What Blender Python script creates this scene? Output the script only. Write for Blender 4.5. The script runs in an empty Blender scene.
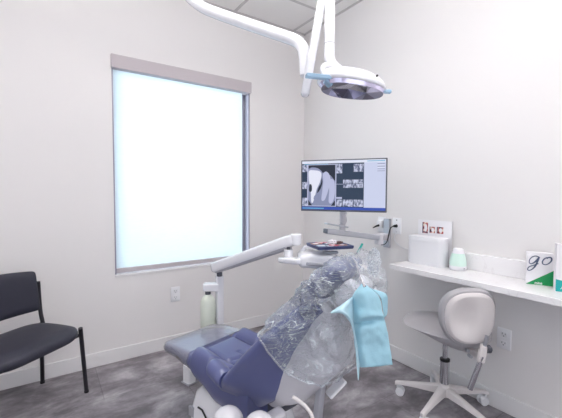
import bpy, bmesh, math, random
from mathutils import Vector, Matrix, noise
R = math.radians
sc = bpy.context.scene
COL = sc.collection
random.seed(7)

# ------------------------------------------------------------------ camera
FPX = 346.425
CAM = Vector((-2.1037, -2.69037, 1.22073))
CR = Vector((0.82614193, -0.56344969, 0.00373518))
CU = Vector((0.0231554, 0.04057283, 0.99890824))
CF = Vector((0.56298609, 0.82515349, -0.04656582))
cd = bpy.data.cameras.new('camera'); cam = bpy.data.objects.new('camera', cd); COL.objects.link(cam)
cd.sensor_width = 36.0; cd.lens = FPX * 36.0 / 562.0; cd.clip_start = 0.02
cam.matrix_world = Matrix(((CR.x, CU.x, -CF.x, CAM.x), (CR.y, CU.y, -CF.y, CAM.y), (CR.z, CU.z, -CF.z, CAM.z), (0, 0, 0, 1)))
sc.camera = cam


# ------------------------------------------------------------------ world, light, exposure
sc.view_settings.view_transform = 'Standard'; sc.view_settings.look = 'None'
sc.view_settings.gamma = 1.0; sc.view_settings.use_curve_mapping = False
sc.view_settings.exposure = 0.08
w = bpy.data.worlds.new('world'); sc.world = w; w.use_nodes = True
w.node_tree.nodes['Background'].inputs[0].default_value = (0.72, 0.86, 1.0, 1)
w.node_tree.nodes['Background'].inputs[1].default_value = 0.2
UP_W = 24.0             # upward fill from each added, unseen hanging bar
LAMP_W = 3.0           # watts of each ceiling troffer
WINDOW_W = 56.0         # daylight behind the roller shade

def area(name, loc, rot, sx, sy, power, col, parent=None):
    l = bpy.data.lights.new(name, 'AREA'); l.shape = 'RECTANGLE'; l.size = sx; l.size_y = sy; l.energy = power; l.color = col
    o = bpy.data.objects.new(name, l); COL.objects.link(o); o.location = loc; o.rotation_euler = rot
    if parent: o.parent = parent
    return o
SIDE_W = 6.0           # added cool fill light at the unseen wall left of the viewer
area('side_fill', (-3.66, -2.9, 1.45), (0, R(-90), 0), 1.5, 1.7, SIDE_W, (0.84, 0.92, 1.0))
BACK_W = 15.0           # added fill light at the unseen wall behind the viewer
area('back_fill', (-2.1, -4.26, 1.15), (R(90), 0, 0), 2.0, 1.8, BACK_W, (0.94, 0.96, 1.0))
# daylight falling onto the outside of the window
area('daylight', (-1.15, 0.75, 1.45), (R(-90), 0, 0), 1.9, 2.2, WINDOW_W, (0.88, 0.95, 1.0))

# ------------------------------------------------------------------ materials
def lin(c):
    c = c / 255.0
    return c / 12.92 if c <= 0.04045 else ((c + 0.055) / 1.055) ** 2.4
def rgb(r, g, b): return (lin(r), lin(g), lin(b), 1)
def mat(name, col, rough=0.5, metal=0.0, spec=0.5, emit=None, es=1.0, coat=0.0, trans=0.0, sub=0.0, bump=None, alpha=1.0):
    m = bpy.data.materials.new(name); m.use_nodes = True
    nt = m.node_tree; b = nt.nodes['Principled BSDF']
    b.inputs['Base Color'].default_value = rgb(*col); b.inputs['Roughness'].default_value = rough
    b.inputs['Metallic'].default_value = metal; b.inputs['Specular IOR Level'].default_value = spec
    b.inputs['Coat Weight'].default_value = coat; b.inputs['Coat Roughness'].default_value = 0.15
    b.inputs['Transmission Weight'].default_value = trans; b.inputs['Alpha'].default_value = alpha
    if emit: b.inputs['Emission Color'].default_value = rgb(*emit); b.inputs['Emission Strength'].default_value = es
    if bump:
        sc_, st, dist = bump
        tc = nt.nodes.new('ShaderNodeTexCoord'); n = nt.nodes.new('ShaderNodeTexNoise'); n.inputs['Scale'].default_value = sc_
        n.inputs['Detail'].default_value = 4
        bp = nt.nodes.new('ShaderNodeBump'); bp.inputs['Strength'].default_value = st; bp.inputs['Distance'].default_value = dist
        nt.links.new(tc.outputs['Object'], n.inputs['Vector']); nt.links.new(n.outputs['Fac'], bp.inputs['Height'])
        nt.links.new(bp.outputs['Normal'], b.inputs['Normal'])
    return m
def ramp_noise(m, scale, stops, detail=6, dist=0.0, stretch=(1, 1, 1), rough=0.6):
    """procedural noise driving the base colour"""
    nt = m.node_tree; b = nt.nodes['Principled BSDF']
    tc = nt.nodes.new('ShaderNodeTexCoord'); mp = nt.nodes.new('ShaderNodeMapping'); mp.inputs['Scale'].default_value = stretch
    n = nt.nodes.new('ShaderNodeTexNoise'); n.inputs['Scale'].default_value = scale; n.inputs['Detail'].default_value = detail
    n.inputs['Roughness'].default_value = rough; n.inputs['Distortion'].default_value = dist
    r = nt.nodes.new('ShaderNodeValToRGB'); e = r.color_ramp.elements
    while len(e) < len(stops): e.new(0.5)
    for el, (p, c) in zip(e, stops): el.position = p; el.color = rgb(*c)
    nt.links.new(tc.outputs['Object'], mp.inputs['Vector']); nt.links.new(mp.outputs[0], n.inputs['Vector'])
    nt.links.new(n.outputs['Fac'], r.inputs['Fac']); nt.links.new(r.outputs['Color'], b.inputs['Base Color'])
    return r, n, nt, b

M = {}
M['wall'] = mat('wall_paint', (234, 231, 231), 0.65, spec=0.3, bump=(90, 0.06, 0.002))
M['ceil'] = mat('ceiling_tile', (244, 242, 241), 0.9, spec=0.1, bump=(160, 0.35, 0.003))
M['tbar'] = mat('ceiling_grid_metal', (205, 202, 202), 0.5)
M['trimw'] = mat('trim_white', (236, 234, 235), 0.4)
M['frame'] = mat('window_frame_metal', (158, 154, 168), 0.4, 0.2)
M['valance'] = mat('valance_fabric', (196, 188, 192), 0.7, spec=0.2)
M['black'] = mat('black_plastic', (24, 24, 28), 0.45)
M['white'] = mat('white_plastic', (238, 238, 242), 0.3)
M['whiteg'] = mat('white_gloss_enamel', (240, 240, 245), 0.18, coat=0.4)
M['shell'] = mat('light_grey_enamel', (212, 210, 216), 0.28, coat=0.3)
M['grey'] = mat('grey_plastic', (168, 168, 176), 0.4)
M['dgrey'] = mat('dark_grey_plastic', (84, 86, 96), 0.4)
M['alu'] = mat('brushed_aluminium', (190, 192, 200), 0.35, 0.8)
M['chrome'] = mat('chrome', (200, 200, 205), 0.14, 1.0)
M['navy'] = mat('navy_vinyl', (84, 92, 140), 0.36, spec=0.7, bump=(300, 0.05, 0.001), coat=0.6)
M['navyd'] = mat('dark_navy_vinyl', (56, 60, 98), 0.45, spec=0.4)
M['blackv'] = mat('black_vinyl', (50, 50, 62), 0.5, spec=0.35)
M['legb'] = mat('black_painted_steel', (34, 32, 40), 0.4)
M['greyv'] = mat('grey_vinyl', (182, 179, 183), 0.42, spec=0.45)
M['beige'] = mat('warm_white_plastic', (222, 216, 216), 0.4)
M['bottle'] = mat('milky_bottle', (222, 228, 216), 0.35, sub=0)
M['bib'] = mat('aqua_bib_paper', (164, 207, 223), 0.8, spec=0.15, bump=(160, 0.3, 0.003))
M['bibl'] = mat('bib_plastic_backing', (186, 218, 230), 0.45, spec=0.4)
M['mint'] = mat('mint_translucent', (212, 238, 228), 0.4)
M['film'] = mat('blue_barrier_film', (172, 208, 236), 0.12, alpha=0.65)
M['green'] = mat('green_print', (18, 150, 84), 0.4)
M['teal'] = mat('teal_print', (20, 168, 168), 0.4)
M['ink'] = mat('slate_ink', (84, 96, 124), 0.5)
M['paper'] = mat('paper_white', (238, 236, 240), 0.6)
M['purple'] = mat('purple_plastic', (110, 30, 110), 0.35)
M['tealp'] = mat('teal_plastic', (20, 160, 150), 0.35)
M['traynavy'] = mat('tray_navy', (62, 70, 112), 0.4)
M['brown'] = mat('brown_cloth', (120, 92, 92), 0.8)
M['pink'] = mat('pink_print', (226, 90, 110), 0.5)
M['tan'] = mat('tan_print', (190, 150, 130), 0.5)
M['cyanp'] = mat('pale_print', (190, 210, 226), 0.5)
M['darkp'] = mat('dark_print', (70, 60, 90), 0.5)
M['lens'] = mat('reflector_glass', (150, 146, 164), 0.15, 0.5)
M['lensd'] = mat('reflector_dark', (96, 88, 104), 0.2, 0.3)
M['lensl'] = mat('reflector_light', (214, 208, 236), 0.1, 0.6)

# quartz worktop with faint veins
M['quartz'] = mat('quartz_worktop', (240, 238, 240), 0.22)
ramp_noise(M['quartz'], 3.2, [(0.0, (242, 240, 242)), (0.49, (241, 239, 241)), (0.5, (234, 231, 233)), (0.51, (241, 239, 241)), (1, (242, 240, 242))], detail=4, dist=1.2)
# mottled vinyl tile floor with faint seams
fm = M['floor'] = mat('vinyl_tile_floor', (110, 105, 108), 0.42, spec=0.4)
r_, n_, nt, b_ = ramp_noise(fm, 3.4, [(0.28, (92, 88, 94)), (0.44, (128, 122, 128)), (0.55, (162, 156, 162)), (0.70, (208, 203, 208))], detail=10, dist=0.25, stretch=(1.0, 1.5, 1), rough=0.66)
tc = nt.nodes.new('ShaderNodeTexCoord'); br = nt.nodes.new('ShaderNodeTexBrick')
br.inputs['Color1'].default_value = (1, 1, 1, 1); br.inputs['Color2'].default_value = (0.80, 0.80, 0.80, 1); br.inputs['Mortar'].default_value = (0.62, 0.62, 0.62, 1)
br.inputs['Scale'].default_value = 1.0; br.inputs['Brick Width'].default_value = 0.92; br.inputs['Row Height'].default_value = 0.46; br.inputs['Mortar Size'].default_value = 0.0022
mx = nt.nodes.new('ShaderNodeMix'); mx.data_type = 'RGBA'; mx.blend_type = 'MULTIPLY'; mx.inputs[0].default_value = 1.0
nt.links.new(tc.outputs['Object'], br.inputs['Vector'])
nt.links.new(r_.outputs['Color'], mx.inputs[6]); nt.links.new(br.outputs['Color'], mx.inputs[7]); nt.links.new(mx.outputs[2], b_.inputs['Base Color'])
# translucent woven shade cloth
sm = M['shade'] = bpy.data.materials.new('shade_fabric'); sm.use_nodes = True; nt = sm.node_tree
for n in list(nt.nodes): nt.nodes.remove(n)
out = nt.nodes.new('ShaderNodeOutputMaterial'); tr = nt.nodes.new('ShaderNodeBsdfTranslucent'); df = nt.nodes.new('ShaderNodeBsdfDiffuse')
mix = nt.nodes.new('ShaderNodeMixShader'); mix.inputs[0].default_value = 0.35
tcn = nt.nodes.new('ShaderNodeTexCoord'); mp = nt.nodes.new('ShaderNodeMapping'); mp.inputs['Scale'].default_value = (30, 30, 260)
nz = nt.nodes.new('ShaderNodeTexNoise'); nz.inputs['Scale'].default_value = 1.0; nz.inputs['Detail'].default_value = 3
rp = nt.nodes.new('ShaderNodeValToRGB'); rp.color_ramp.elements[0].color = (0.76, 0.85, 0.87, 1); rp.color_ramp.elements[1].color = (0.90, 0.93, 0.94, 1)
nt.links.new(tcn.outputs['Object'], mp.inputs['Vector']); nt.links.new(mp.outputs[0], nz.inputs['Vector']); nt.links.new(nz.outputs['Fac'], rp.inputs['Fac'])
nt.links.new(rp.outputs['Color'], tr.inputs['Color']); df.inputs['Color'].default_value = (0.85, 0.88, 0.9, 1)
nt.links.new(tr.outputs[0], mix.inputs[1]); nt.links.new(df.outputs[0], mix.inputs[2]); nt.links.new(mix.outputs[0], out.inputs[0])
# clear crinkled plastic sheet
def film_mat(name, veil, tint, bscale, gl=0.3, glint_streak=0.0):
    m = bpy.data.materials.new(name); m.use_nodes = True; nt = m.node_tree
    for n in list(nt.nodes): nt.nodes.remove(n)
    out = nt.nodes.new('ShaderNodeOutputMaterial'); tp = nt.nodes.new('ShaderNodeBsdfTransparent'); tp.inputs[0].default_value = (0.97, 0.98, 1, 1)
    df = nt.nodes.new('ShaderNodeBsdfDiffuse'); df.inputs[0].default_value = tint
    g = nt.nodes.new('ShaderNodeBsdfGlossy'); g.inputs['Roughness'].default_value = 0.12; g.inputs[0].default_value = (1, 1, 1, 1)
    tcn = nt.nodes.new('ShaderNodeTexCoord'); nz = nt.nodes.new('ShaderNodeTexNoise'); nz.inputs['Scale'].default_value = bscale; nz.inputs['Detail'].default_value = 3
    nz.inputs['Distortion'].default_value = 2.0
    bp = nt.nodes.new('ShaderNodeBump'); bp.inputs['Strength'].default_value = 0.9; bp.inputs['Distance'].default_value = 0.02
    nt.links.new(tcn.outputs['Object'], nz.inputs['Vector']); nt.links.new(nz.outputs['Fac'], bp.inputs['Height']); nt.links.new(bp.outputs[0], g.inputs['Normal'])
    nz2 = nt.nodes.new('ShaderNodeTexNoise'); nz2.inputs['Scale'].default_value = bscale * 0.7; nz2.inputs['Detail'].default_value = 5; nz2.inputs['Distortion'].default_value = 3.0
    rp = nt.nodes.new('ShaderNodeValToRGB'); rp.color_ramp.elements[0].position = 0.42; rp.color_ramp.elements[1].position = 0.66
    rp.color_ramp.elements[0].color = (veil * 0.45,) * 3 + (1,); rp.color_ramp.elements[1].color = (min(1, veil * 1.9),) * 3 + (1,)
    nt.links.new(tcn.outputs['Object'], nz2.inputs['Vector']); nt.links.new(nz2.outputs['Fac'], rp.inputs['Fac'])
    nz3 = nt.nodes.new('ShaderNodeTexNoise'); nz3.inputs['Scale'].default_value = bscale*0.42; nz3.inputs['Detail'].default_value = 1.5; nz3.inputs['Distortion'].default_value = 3.5
    rp3 = nt.nodes.new('ShaderNodeValToRGB'); e3 = rp3.color_ramp.elements; e3.new(0.5)
    for el, (p_, c_) in zip(e3, ((0.475, 0.0), (0.5, glint_streak), (0.515, 0.0))): el.position = p_; el.color = (c_, c_, c_, 1)  # thin white streaks painted into the film as highlights on its creases
    mp3 = nt.nodes.new('ShaderNodeMapping'); mp3.inputs['Rotation'].default_value = (0, R(48), 0); mp3.inputs['Scale'].default_value = (0.7, 1.6, 2.6)
    nt.links.new(tcn.outputs['Object'], mp3.inputs[0]); nt.links.new(mp3.outputs[0], nz3.inputs['Vector']); nt.links.new(nz3.outputs['Fac'], rp3.inputs['Fac'])
    ad = nt.nodes.new('ShaderNodeMath'); ad.operation = 'ADD'; ad.use_clamp = True
    nt.links.new(rp.outputs['Color'], ad.inputs[0]); nt.links.new(rp3.outputs['Color'], ad.inputs[1])
    m1 = nt.nodes.new('ShaderNodeMixShader'); nt.links.new(ad.outputs[0], m1.inputs[0])
    nt.links.new(tp.outputs[0], m1.inputs[1]); nt.links.new(df.outputs[0], m1.inputs[2])
    fr = nt.nodes.new('ShaderNodeFresnel'); fr.inputs['IOR'].default_value = 1.5; nt.links.new(bp.outputs[0], fr.inputs['Normal'])
    mu = nt.nodes.new('ShaderNodeMath'); mu.operation = 'MULTIPLY_ADD'; mu.inputs[1].default_value = 0.7; mu.inputs[2].default_value = gl
    nt.links.new(fr.outputs[0], mu.inputs[0])
    m2 = nt.nodes.new('ShaderNodeMixShader'); nt.links.new(mu.outputs[0], m2.inputs[0]); nt.links.new(m1.outputs[0], m2.inputs[1]); nt.links.new(g.outputs[0], m2.inputs[2])
    nt.links.new(m2.outputs[0], out.inputs[0])
    return m
M['clear'] = film_mat('crinkled_clear_plastic', 0.14, (0.88, 0.95, 1.0, 1), 14, 0.02, 0.6)
M['toefilm'] = film_mat('clear_toe_cover', 0.55, (0.72, 0.71, 0.76, 1), 1.2, 0.05)
# glass
gm = M['glass'] = bpy.data.materials.new('window_glass'); gm.use_nodes = True; nt = gm.node_tree
for n in list(nt.nodes): nt.nodes.remove(n)
out = nt.nodes.new('ShaderNodeOutputMaterial'); tp = nt.nodes.new('ShaderNodeBsdfTransparent'); tp.inputs[0].default_value = (0.93, 0.97, 1, 1)
g = nt.nodes.new('ShaderNodeBsdfGlossy'); g.inputs['Roughness'].default_value = 0.02; mix = nt.nodes.new('ShaderNodeMixShader'); mix.inputs[0].default_value = 0.06
nt.links.new(tp.outputs[0], mix.inputs[1]); nt.links.new(g.outputs[0], mix.inputs[2]); nt.links.new(mix.outputs[0], out.inputs[0])
def screen(name, col, s=0.9): return mat(name, (0, 0, 0), 0.25, spec=0.3, emit=col, es=s)
M['s_bg'] = screen('screen_slate', (44, 60, 84)); M['s_side'] = screen('screen_pale', (206, 212, 238)); M['s_bar'] = screen('screen_white', (228, 232, 248))
M['s_blue'] = screen('screen_taskbar', (58, 84, 178)); M['s_cyan'] = screen('screen_cyan', (110, 178, 214))
M['s_d'] = screen('xray_dark', (40, 46, 62)); M['s_m'] = screen('xray_mid', (138, 144, 176)); M['s_l'] = screen('xray_light', (188, 192, 222)); M['s_w'] = screen('xray_white', (232, 234, 250))
M['s_ml'] = screen('xray_tissue', (150, 155, 188))
def noise_screen():
    m = mat('xray_thumbnail', (0, 0, 0), 0.25, spec=0.3, emit=(255, 255, 255), es=0.9); nt = m.node_tree; b = nt.nodes['Principled BSDF']
    tcn = nt.nodes.new('ShaderNodeTexCoord'); mp = nt.nodes.new('ShaderNodeMapping'); mp.inputs['Scale'].default_value = (75, 75, 45)
    n = nt.nodes.new('ShaderNodeTexNoise'); n.inputs['Scale'].default_value = 1.0; n.inputs['Detail'].default_value = 2
    rp = nt.nodes.new('ShaderNodeValToRGB'); e = rp.color_ramp.elements; e[0].position = 0.38; e[0].color = rgb(88, 96, 126); e[1].position = 0.6; e[1].color = rgb(206, 210, 234)
    nt.links.new(tcn.outputs['Object'], mp.inputs[0]); nt.links.new(mp.outputs[0], n.inputs[0]); nt.links.new(n.outputs[0], rp.inputs[0]); nt.links.new(rp.outputs[0], b.inputs['Emission Color'])
    return m
M['s_n'] = noise_screen()
M['troffer'] = mat('lamp_diffuser', (250, 250, 250), 0.5, emit=(255, 250, 246), es=0.4)

# ------------------------------------------------------------------ mesh helpers
class MB:
    def __init__(s): s.v = []; s.f = []; s.m = []
    def add(s, verts, faces, mi=0):
        o = len(s.v); s.v += [tuple(p) for p in verts]
        for f in faces: s.f.append(tuple(i + o for i in f)); s.m.append(mi)
    def box(s, lo, hi, mi=0, mtx=None):
        x0, y0, z0 = lo; x1, y1, z1 = hi
        vs = [Vector(p) for p in ((x0,y0,z0),(x1,y0,z0),(x1,y1,z0),(x0,y1,z0),(x0,y0,z1),(x1,y0,z1),(x1,y1,z1),(x0,y1,z1))]
        if mtx: vs = [mtx @ p for p in vs]
        s.add(vs, [(0,3,2,1),(4,5,6,7),(0,1,5,4),(1,2,6,5),(2,3,7,6),(3,0,4,7)], mi)
    def loft(s, secs, mi=0, cap=True, closed=True):
        n = len(secs[0]); vs = [p for sec in secs for p in sec]; fs = []
        for i in range(len(secs) - 1):
            for j in range(n if closed else n - 1):
                k = (j + 1) % n; fs.append((i*n+j, i*n+k, (i+1)*n+k, (i+1)*n+j))
        if cap: fs.append(tuple(range(n))[::-1]); fs.append(tuple((len(secs)-1)*n + j for j in range(n)))
        s.add(vs, fs, mi)
    def tube(s, pts, r, n=12, mi=0, smooth=0, flat=None):
        P = [Vector(p) for p in pts]; rr = r if isinstance(r, (list, tuple)) else [r] * len(P)
        if smooth:
            Q = []; q = []
            for i in range(len(P) - 1):
                a = P[max(i-1, 0)]; b = P[i]; c = P[i+1]; d = P[min(i+2, len(P)-1)]
                for k in range(smooth):
                    t = k / smooth
                    Q.append(0.5*((2*b) + (c-a)*t + (2*a-5*b+4*c-d)*t*t + (3*b-a-3*c+d)*t**3)); q.append(rr[i]*(1-t) + rr[i+1]*t)
            Q.append(P[-1]); q.append(rr[-1]); P = Q; rr = q
        up = None; secs = []
        for i, p in enumerate(P):
            t = (P[min(i+1, len(P)-1)] - P[max(i-1, 0)]).normalized()
            if up is None:
                up = t.orthogonal().normalized() if flat is None else (Vector(flat) - t*Vector(flat).dot(t)).normalized()
            up = (up - t * up.dot(t)).normalized(); sd = t.cross(up)
            fx = 1.0
            secs.append([p + up*math.cos(2*math.pi*j/n)*rr[i] + sd*math.sin(2*math.pi*j/n)*rr[i]*fx for j in range(n)])
        s.loft(secs, mi)
    def lathe(s, prof, c=(0,0,0), n=24, mi=0, mtx=None):
        secs = []
        for r, z in prof:
            sec = [Vector((math.cos(2*math.pi*j/n)*r, math.sin(2*math.pi*j/n)*r, z)) for j in range(n)]
            if mtx: sec = [mtx @ p for p in sec]
            secs.append([p + Vector(c) for p in sec])
        s.loft(secs, mi)
    def build(s, name, mats, parent=None, smooth=True, bevel=0, seg=2, sub=0, solid=0, ang=40):
        me = bpy.data.meshes.new(name); me.from_pydata(s.v, [], s.f)
        mats = mats if isinstance(mats, (list, tuple)) else [mats]
        for m in mats: me.materials.append(M[m])
        for p, i in zip(me.polygons, s.m): p.material_index = i
        bm = bmesh.new(); bm.from_mesh(me)
        if not solid: bmesh.ops.recalc_face_normals(bm, faces=bm.faces)
        bm.to_mesh(me); bm.free()
        if smooth:
            for p in me.polygons: p.use_smooth = True
            if not sub:
                me.set_sharp_from_angle(angle=R(ang))
        o = bpy.data.objects.new(name, me); COL.objects.link(o)
        if parent: o.parent = parent
        if solid:
            d = o.modifiers.new('s', 'SOLIDIFY'); d.thickness = solid; d.offset = 0
        if bevel:
            d = o.modifiers.new('b', 'BEVEL'); d.width = bevel; d.segments = seg; d.limit_method = 'ANGLE'; d.angle_limit = R(35)
        if sub:
            d = o.modifiers.new('u', 'SUBSURF'); d.levels = sub; d.render_levels = sub
        return o
def tag(o, label=None, cat=None, group=None, kind=None):
    if label: o['label'] = label
    if cat: o['category'] = cat
    if group: o['group'] = group
    if kind: o['kind'] = kind
    return o
def thing(name, label, cat, loc=(0,0,0), rz=0, group=None):
    o = bpy.data.objects.new(name, None); COL.objects.link(o); o.empty_display_size = 0.1
    o.location = loc; o.rotation_euler = (0, 0, rz)
    return tag(o, label, cat, group)
def plabel(o, label): o['label'] = label; return o
def struct(name, mb, m, parent=None, **k):
    o = mb.build(name, m, parent, smooth=k.pop('smooth', False), **k)
    if not parent: o['kind'] = 'structure'
    return o
def boxes(*bs):
    b = MB()
    for lo, hi in bs: b.box(lo, hi)
    return b
def rrect(w, h, r, n=5):
    pts = []
    for cx, cy, a0 in ((w/2-r, h/2-r, 0), (-w/2+r, h/2-r, 90), (-w/2+r, -h/2+r, 180), (w/2-r, -h/2+r, 270)):
        for k in range(n + 1):
            a = R(a0 + 90*k/n); pts.append((cx + r*math.cos(a), cy + r*math.sin(a)))
    return pts
def at(px, py, t):
    """a point of the room given its direction in the photograph and its depth in metres"""
    return CAM + t*(CF + CR*((px-281)/FPX) - CU*((py-209)/FPX))
def catmull(vals, t):
    n = len(vals) - 1; x = max(0, min(n - 1e-6, t*n)); i = int(x); t = x - i
    a, b, c, d = vals[max(i-1,0)], vals[i], vals[i+1], vals[min(i+2,n)]
    return 0.5*((2*b)+(c-a)*t+(2*a-5*b+4*c-d)*t*t+(3*b-a-3*c+d)*t**3)
def interp(tab, x):
    if x <= tab[0][0]: return tab[0][1]
    for (a, va), (b, vb) in zip(tab, tab[1:]):
        if x <= b:
            k = (x-a)/(b-a); k = k*k*(3-2*k); return va + (vb-va)*k
    return tab[-1][1]

# ------------------------------------------------------------------ the setting
XW, YN, H = -3.7, -4.3, 2.74
WX0, WX1, WZ0, WZ1 = -1.70, -0.602, 0.625, 2.172
struct('floor', boxes(((XW, YN, -0.05), (0, 0, 0))), 'floor')
cb = boxes(((XW, YN, H), (0, 0, H+0.04)))
cei = struct('ceiling', cb, 'ceil')
tb = MB()
x = -0.14
while x > XW: tb.box((x-0.012, YN, H-0.004), (x+0.012, 0, H)); x -= 0.61
y = -0.42
while y > YN: tb.box((XW, y-0.012, H-0.0035), (0, y+0.012, H-0.0005)); y -= 0.61
tb.box((XW, -0.02, H-0.006), (0, 0, H)); tb.box((-0.02, YN, H-0.006), (0, 0, H))
tb.build('ceiling_grid', 'tbar', cei, smooth=False)
struct('wall_left', boxes(((XW, 0, 0), (WX0, 0.15, H)), ((WX1, 0, 0), (0.15, 0.15, H)), ((WX0, 0, 0), (WX1, 0.15, WZ0)), ((WX0, 0, WZ1), (WX1, 0.15, H))), 'wall')
struct('wall_right', boxes(((0, YN, 0), (0.15, 0, H))), 'wall')
struct('wall_back', boxes(((XW-0.15, YN-0.15, 0), (0.15, YN, H))), 'wall')
struct('wall_far_left', boxes(((XW-0.15, YN, 0), (XW, 0.15, H))), 'wall')
def basebd(name, lo, hi):
    return struct(name, boxes((lo, hi)), 'trimw', bevel=0.004)
basebd('baseboard_left', (XW, -0.012, 0), (0, 0, 0.10)); basebd('baseboard_right', (-0.012, YN, 0), (0, -0.012, 0.10))
# window
win = bpy.data.objects.new('window_1', None); COL.objects.link(win); win.location = ((WX0+WX1)/2, 0.1, WZ0); win['kind'] = 'structure'
def wl(b, name, m, **k):
    o = struct(name, b, m, win, **k); o.location = -Vector(win.location); return o
f = 0.035
wl(boxes(((WX0, 0.08, WZ0), (WX0+f, 0.13, WZ1)), ((WX1-f, 0.08, WZ0), (WX1, 0.13, WZ1)), ((WX0, 0.08, WZ0), (WX1, 0.13, WZ0+f)), ((WX0, 0.08, WZ1-f), (WX1, 0.13, WZ1))), 'window_frame', 'frame', bevel=0.003)
wl(boxes(((WX0+f, 0.10, WZ0+f), (WX1-f, 0.106, WZ1-f))), 'glass_pane', 'glass')
wl(boxes(((WX0, -0.006, WZ0-0.012), (WX1, 0.08, WZ0+0.004))), 'window_sill', 'trimw', bevel=0.003)
w2 = bpy.data.objects.new('side_fill_panel', None); COL.objects.link(w2); w2.location = (XW, -2.9, 0.7); w2['kind'] = 'structure'  # invented frame and glass around the added side fill light
b_ = boxes(((0, -0.9, -0.04), (0.025, 0.9, 0)), ((0, -0.9, 1.5), (0.025, 0.9, 1.54)), ((0, -0.9, 0), (0.025, -0.86, 1.5)), ((0, 0.86, 0), (0.025, 0.9, 1.5)))
b_.build('window_frame', 'frame', w2, smooth=False)
boxes(((0.001, -0.86, 0), (0.008, 0.86, 1.5))).build('glass_pane', 'glass', w2, smooth=False)
w3 = bpy.data.objects.new('back_fill_panel', None); COL.objects.link(w3); w3.location = (-2.1, YN, 0.2); w3['kind'] = 'structure'  # made-up glazing for the fill light added behind the viewer
boxes(((-1.05, 0, -0.04), (1.05, 0.03, 0)), ((-1.05, 0, 1.9), (1.05, 0.03, 1.94)), ((-1.05, 0, 0), (-1.01, 0.03, 1.9)), ((1.01, 0, 0), (1.05, 0.03, 1.9))).build('window_frame', 'frame', w3, smooth=False)
boxes(((-1.01, 0.001, 0), (1.01, 0.008, 1.9))).build('glass_pane', 'glass', w3, smooth=False)
# roller shade
sh = thing('roller_shade', 'pale roller shade glowing with daylight, drawn down over the window', 'roller shade', ((WX0+WX1)/2, 0.01, WZ1))
sx = (WX1-WX0)/2
sb = boxes(((-sx-0.004, -0.035, -0.088), (sx+0.004, 0.06, 0.004))); sb.build('valance', 'valance', sh, smooth=False, bevel=0.003)
b = MB(); b.box((-sx+0.012, 0.018, -(WZ1-WZ0)+0.045), (sx-0.062, 0.0186, -0.06)); b.build('shade_fabric', 'shade', sh, smooth=False)
b = boxes(((-sx+0.012, 0.006, -(WZ1-WZ0)+0.012), (sx-0.05, 0.028, -(WZ1-WZ0)+0.046))); b.build('hem_bar', 'valance', sh, smooth=False, bevel=0.004)
for s_ in (-1, 1):
    b = boxes(((s_*sx-(0.010 if s_ > 0 else -0.001), -0.004, -(WZ1-WZ0)+0.006), (s_*sx-(0.001 if s_ > 0 else -0.010), 0.05, -0.085))); b.build('side_channel', 'frame', sh, smooth=False)
# ceiling troffers (out of the picture above and behind the camera)
def troffer(x, y, label):
    t = thing('ceiling_light', label, 'ceiling light', (x, y, H))
    boxes(((-0.3, -0.3, -0.012), (0.3, -0.28, -0.002)), ((-0.3, 0.28, -0.012), (0.3, 0.3, -0.002)), ((-0.3, -0.28, -0.012), (-0.28, 0.28, -0.002)), ((0.28, -0.28, -0.012), (0.3, 0.28, -0.002))).build('frame', 'trimw', t, smooth=False)
    boxes(((-0.28, -0.28, -0.010), (0.28, 0.28, -0.004))).build('diffuser', 'troffer', t, smooth=False)
    area('lamp', (0, 0, -0.03), (0, 0, 0), 0.55, 0.55, LAMP_W, (1.0, 0.975, 0.965), t)
gx = lambda i: -0.445 - 0.61*i; gy = lambda j: -0.725 - 0.61*j
for i, j, wd in ((1, 1, 'above the dental chair'), (4, 1, 'towards the far left wall'), (1, 4, 'behind the viewer on the worktop side'), (4, 4, 'behind the viewer on the side away from the worktop'), (3, 3, 'right above the viewer')):
    troffer(gx(i), gy(j), 'square white ceiling light panel ' + wd)

def pendant(x, y, rz, label):  # hanging bars added out of view to brighten the ceiling for soft fill
    t = thing('fill_light_bar', label, 'added fill light', (x, y, H), rz)
    boxes(((-0.6, -0.09, -0.52), (0.6, 0.09, -0.47))).build('housing', 'white', t, smooth=False, bevel=0.004)
    for sx_ in (-0.5, 0.5):
        b = MB(); b.tube([(sx_, 0, -0.47), (sx_, 0, 0)], 0.004, n=6); b.build('hanging_wire', 'alu', t)
    area('lamp', (0, 0, -0.45), (R(180), 0, 0), 1.15, 0.16, UP_W, (1.0, 0.985, 0.975), t)
pendant(-1.72, -1.5, R(-34), 'long white added fill light bar above the viewer, nearer the window wall')
pendant(-1.0, -2.7, R(90), 'long white added fill light bar above the worktop side of the room')

# ------------------------------------------------------------------ wall plates
def outlet(name, label, loc, rz, kind='duplex', group=None):
    t = thing(name, label, 'wall outlet', loc, rz, group)      # faces local -y
    w_, h_ = (0.072, 0.116)
    MBp = MB(); MBp.loft([[(p[0]*k, y, p[1]*k) for p in rrect(w_, h_, 0.004)] for y, k in ((0, 1), (-0.004, 1), (-0.006, 0.96))]); MBp.build('cover_plate', 'white', t)
    for zc in (-0.025, 0.025):
        b = MB(); b.loft([[(p[0], y, p[1]+zc) for p in rrect(0.034, 0.029, 0.008)] for y in (-0.005, -0.008)]); q = b.build('receptacle', 'white', t)
        b = boxes(((-0.009, -0.0086, zc-0.001), (-0.0065, -0.0078, zc+0.009)), ((0.0065, -0.0086, zc-0.001), (0.009, -0.0078, zc+0.007)), ((-0.0025, -0.0086, zc-0.011), (0.0025, -0.0078, zc-0.006)))
        b.build('slot', 'dgrey', q, smooth=False)
    return t
outlet('wall_outlet', 'white duplex outlet low on the wall under the window', (-1.272, 0, 0.422), 0)
outlet('wall_outlet', 'white duplex outlet low on the wall under the worktop, behind the stool', (0, -1.825, 0.412), R(-90))
t = thing('wall_outlet', 'white outlet plate with a black plug, beside the monitor bracket', 'wall outlet', (0, -1.10, 0.985), R(-90))
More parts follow.
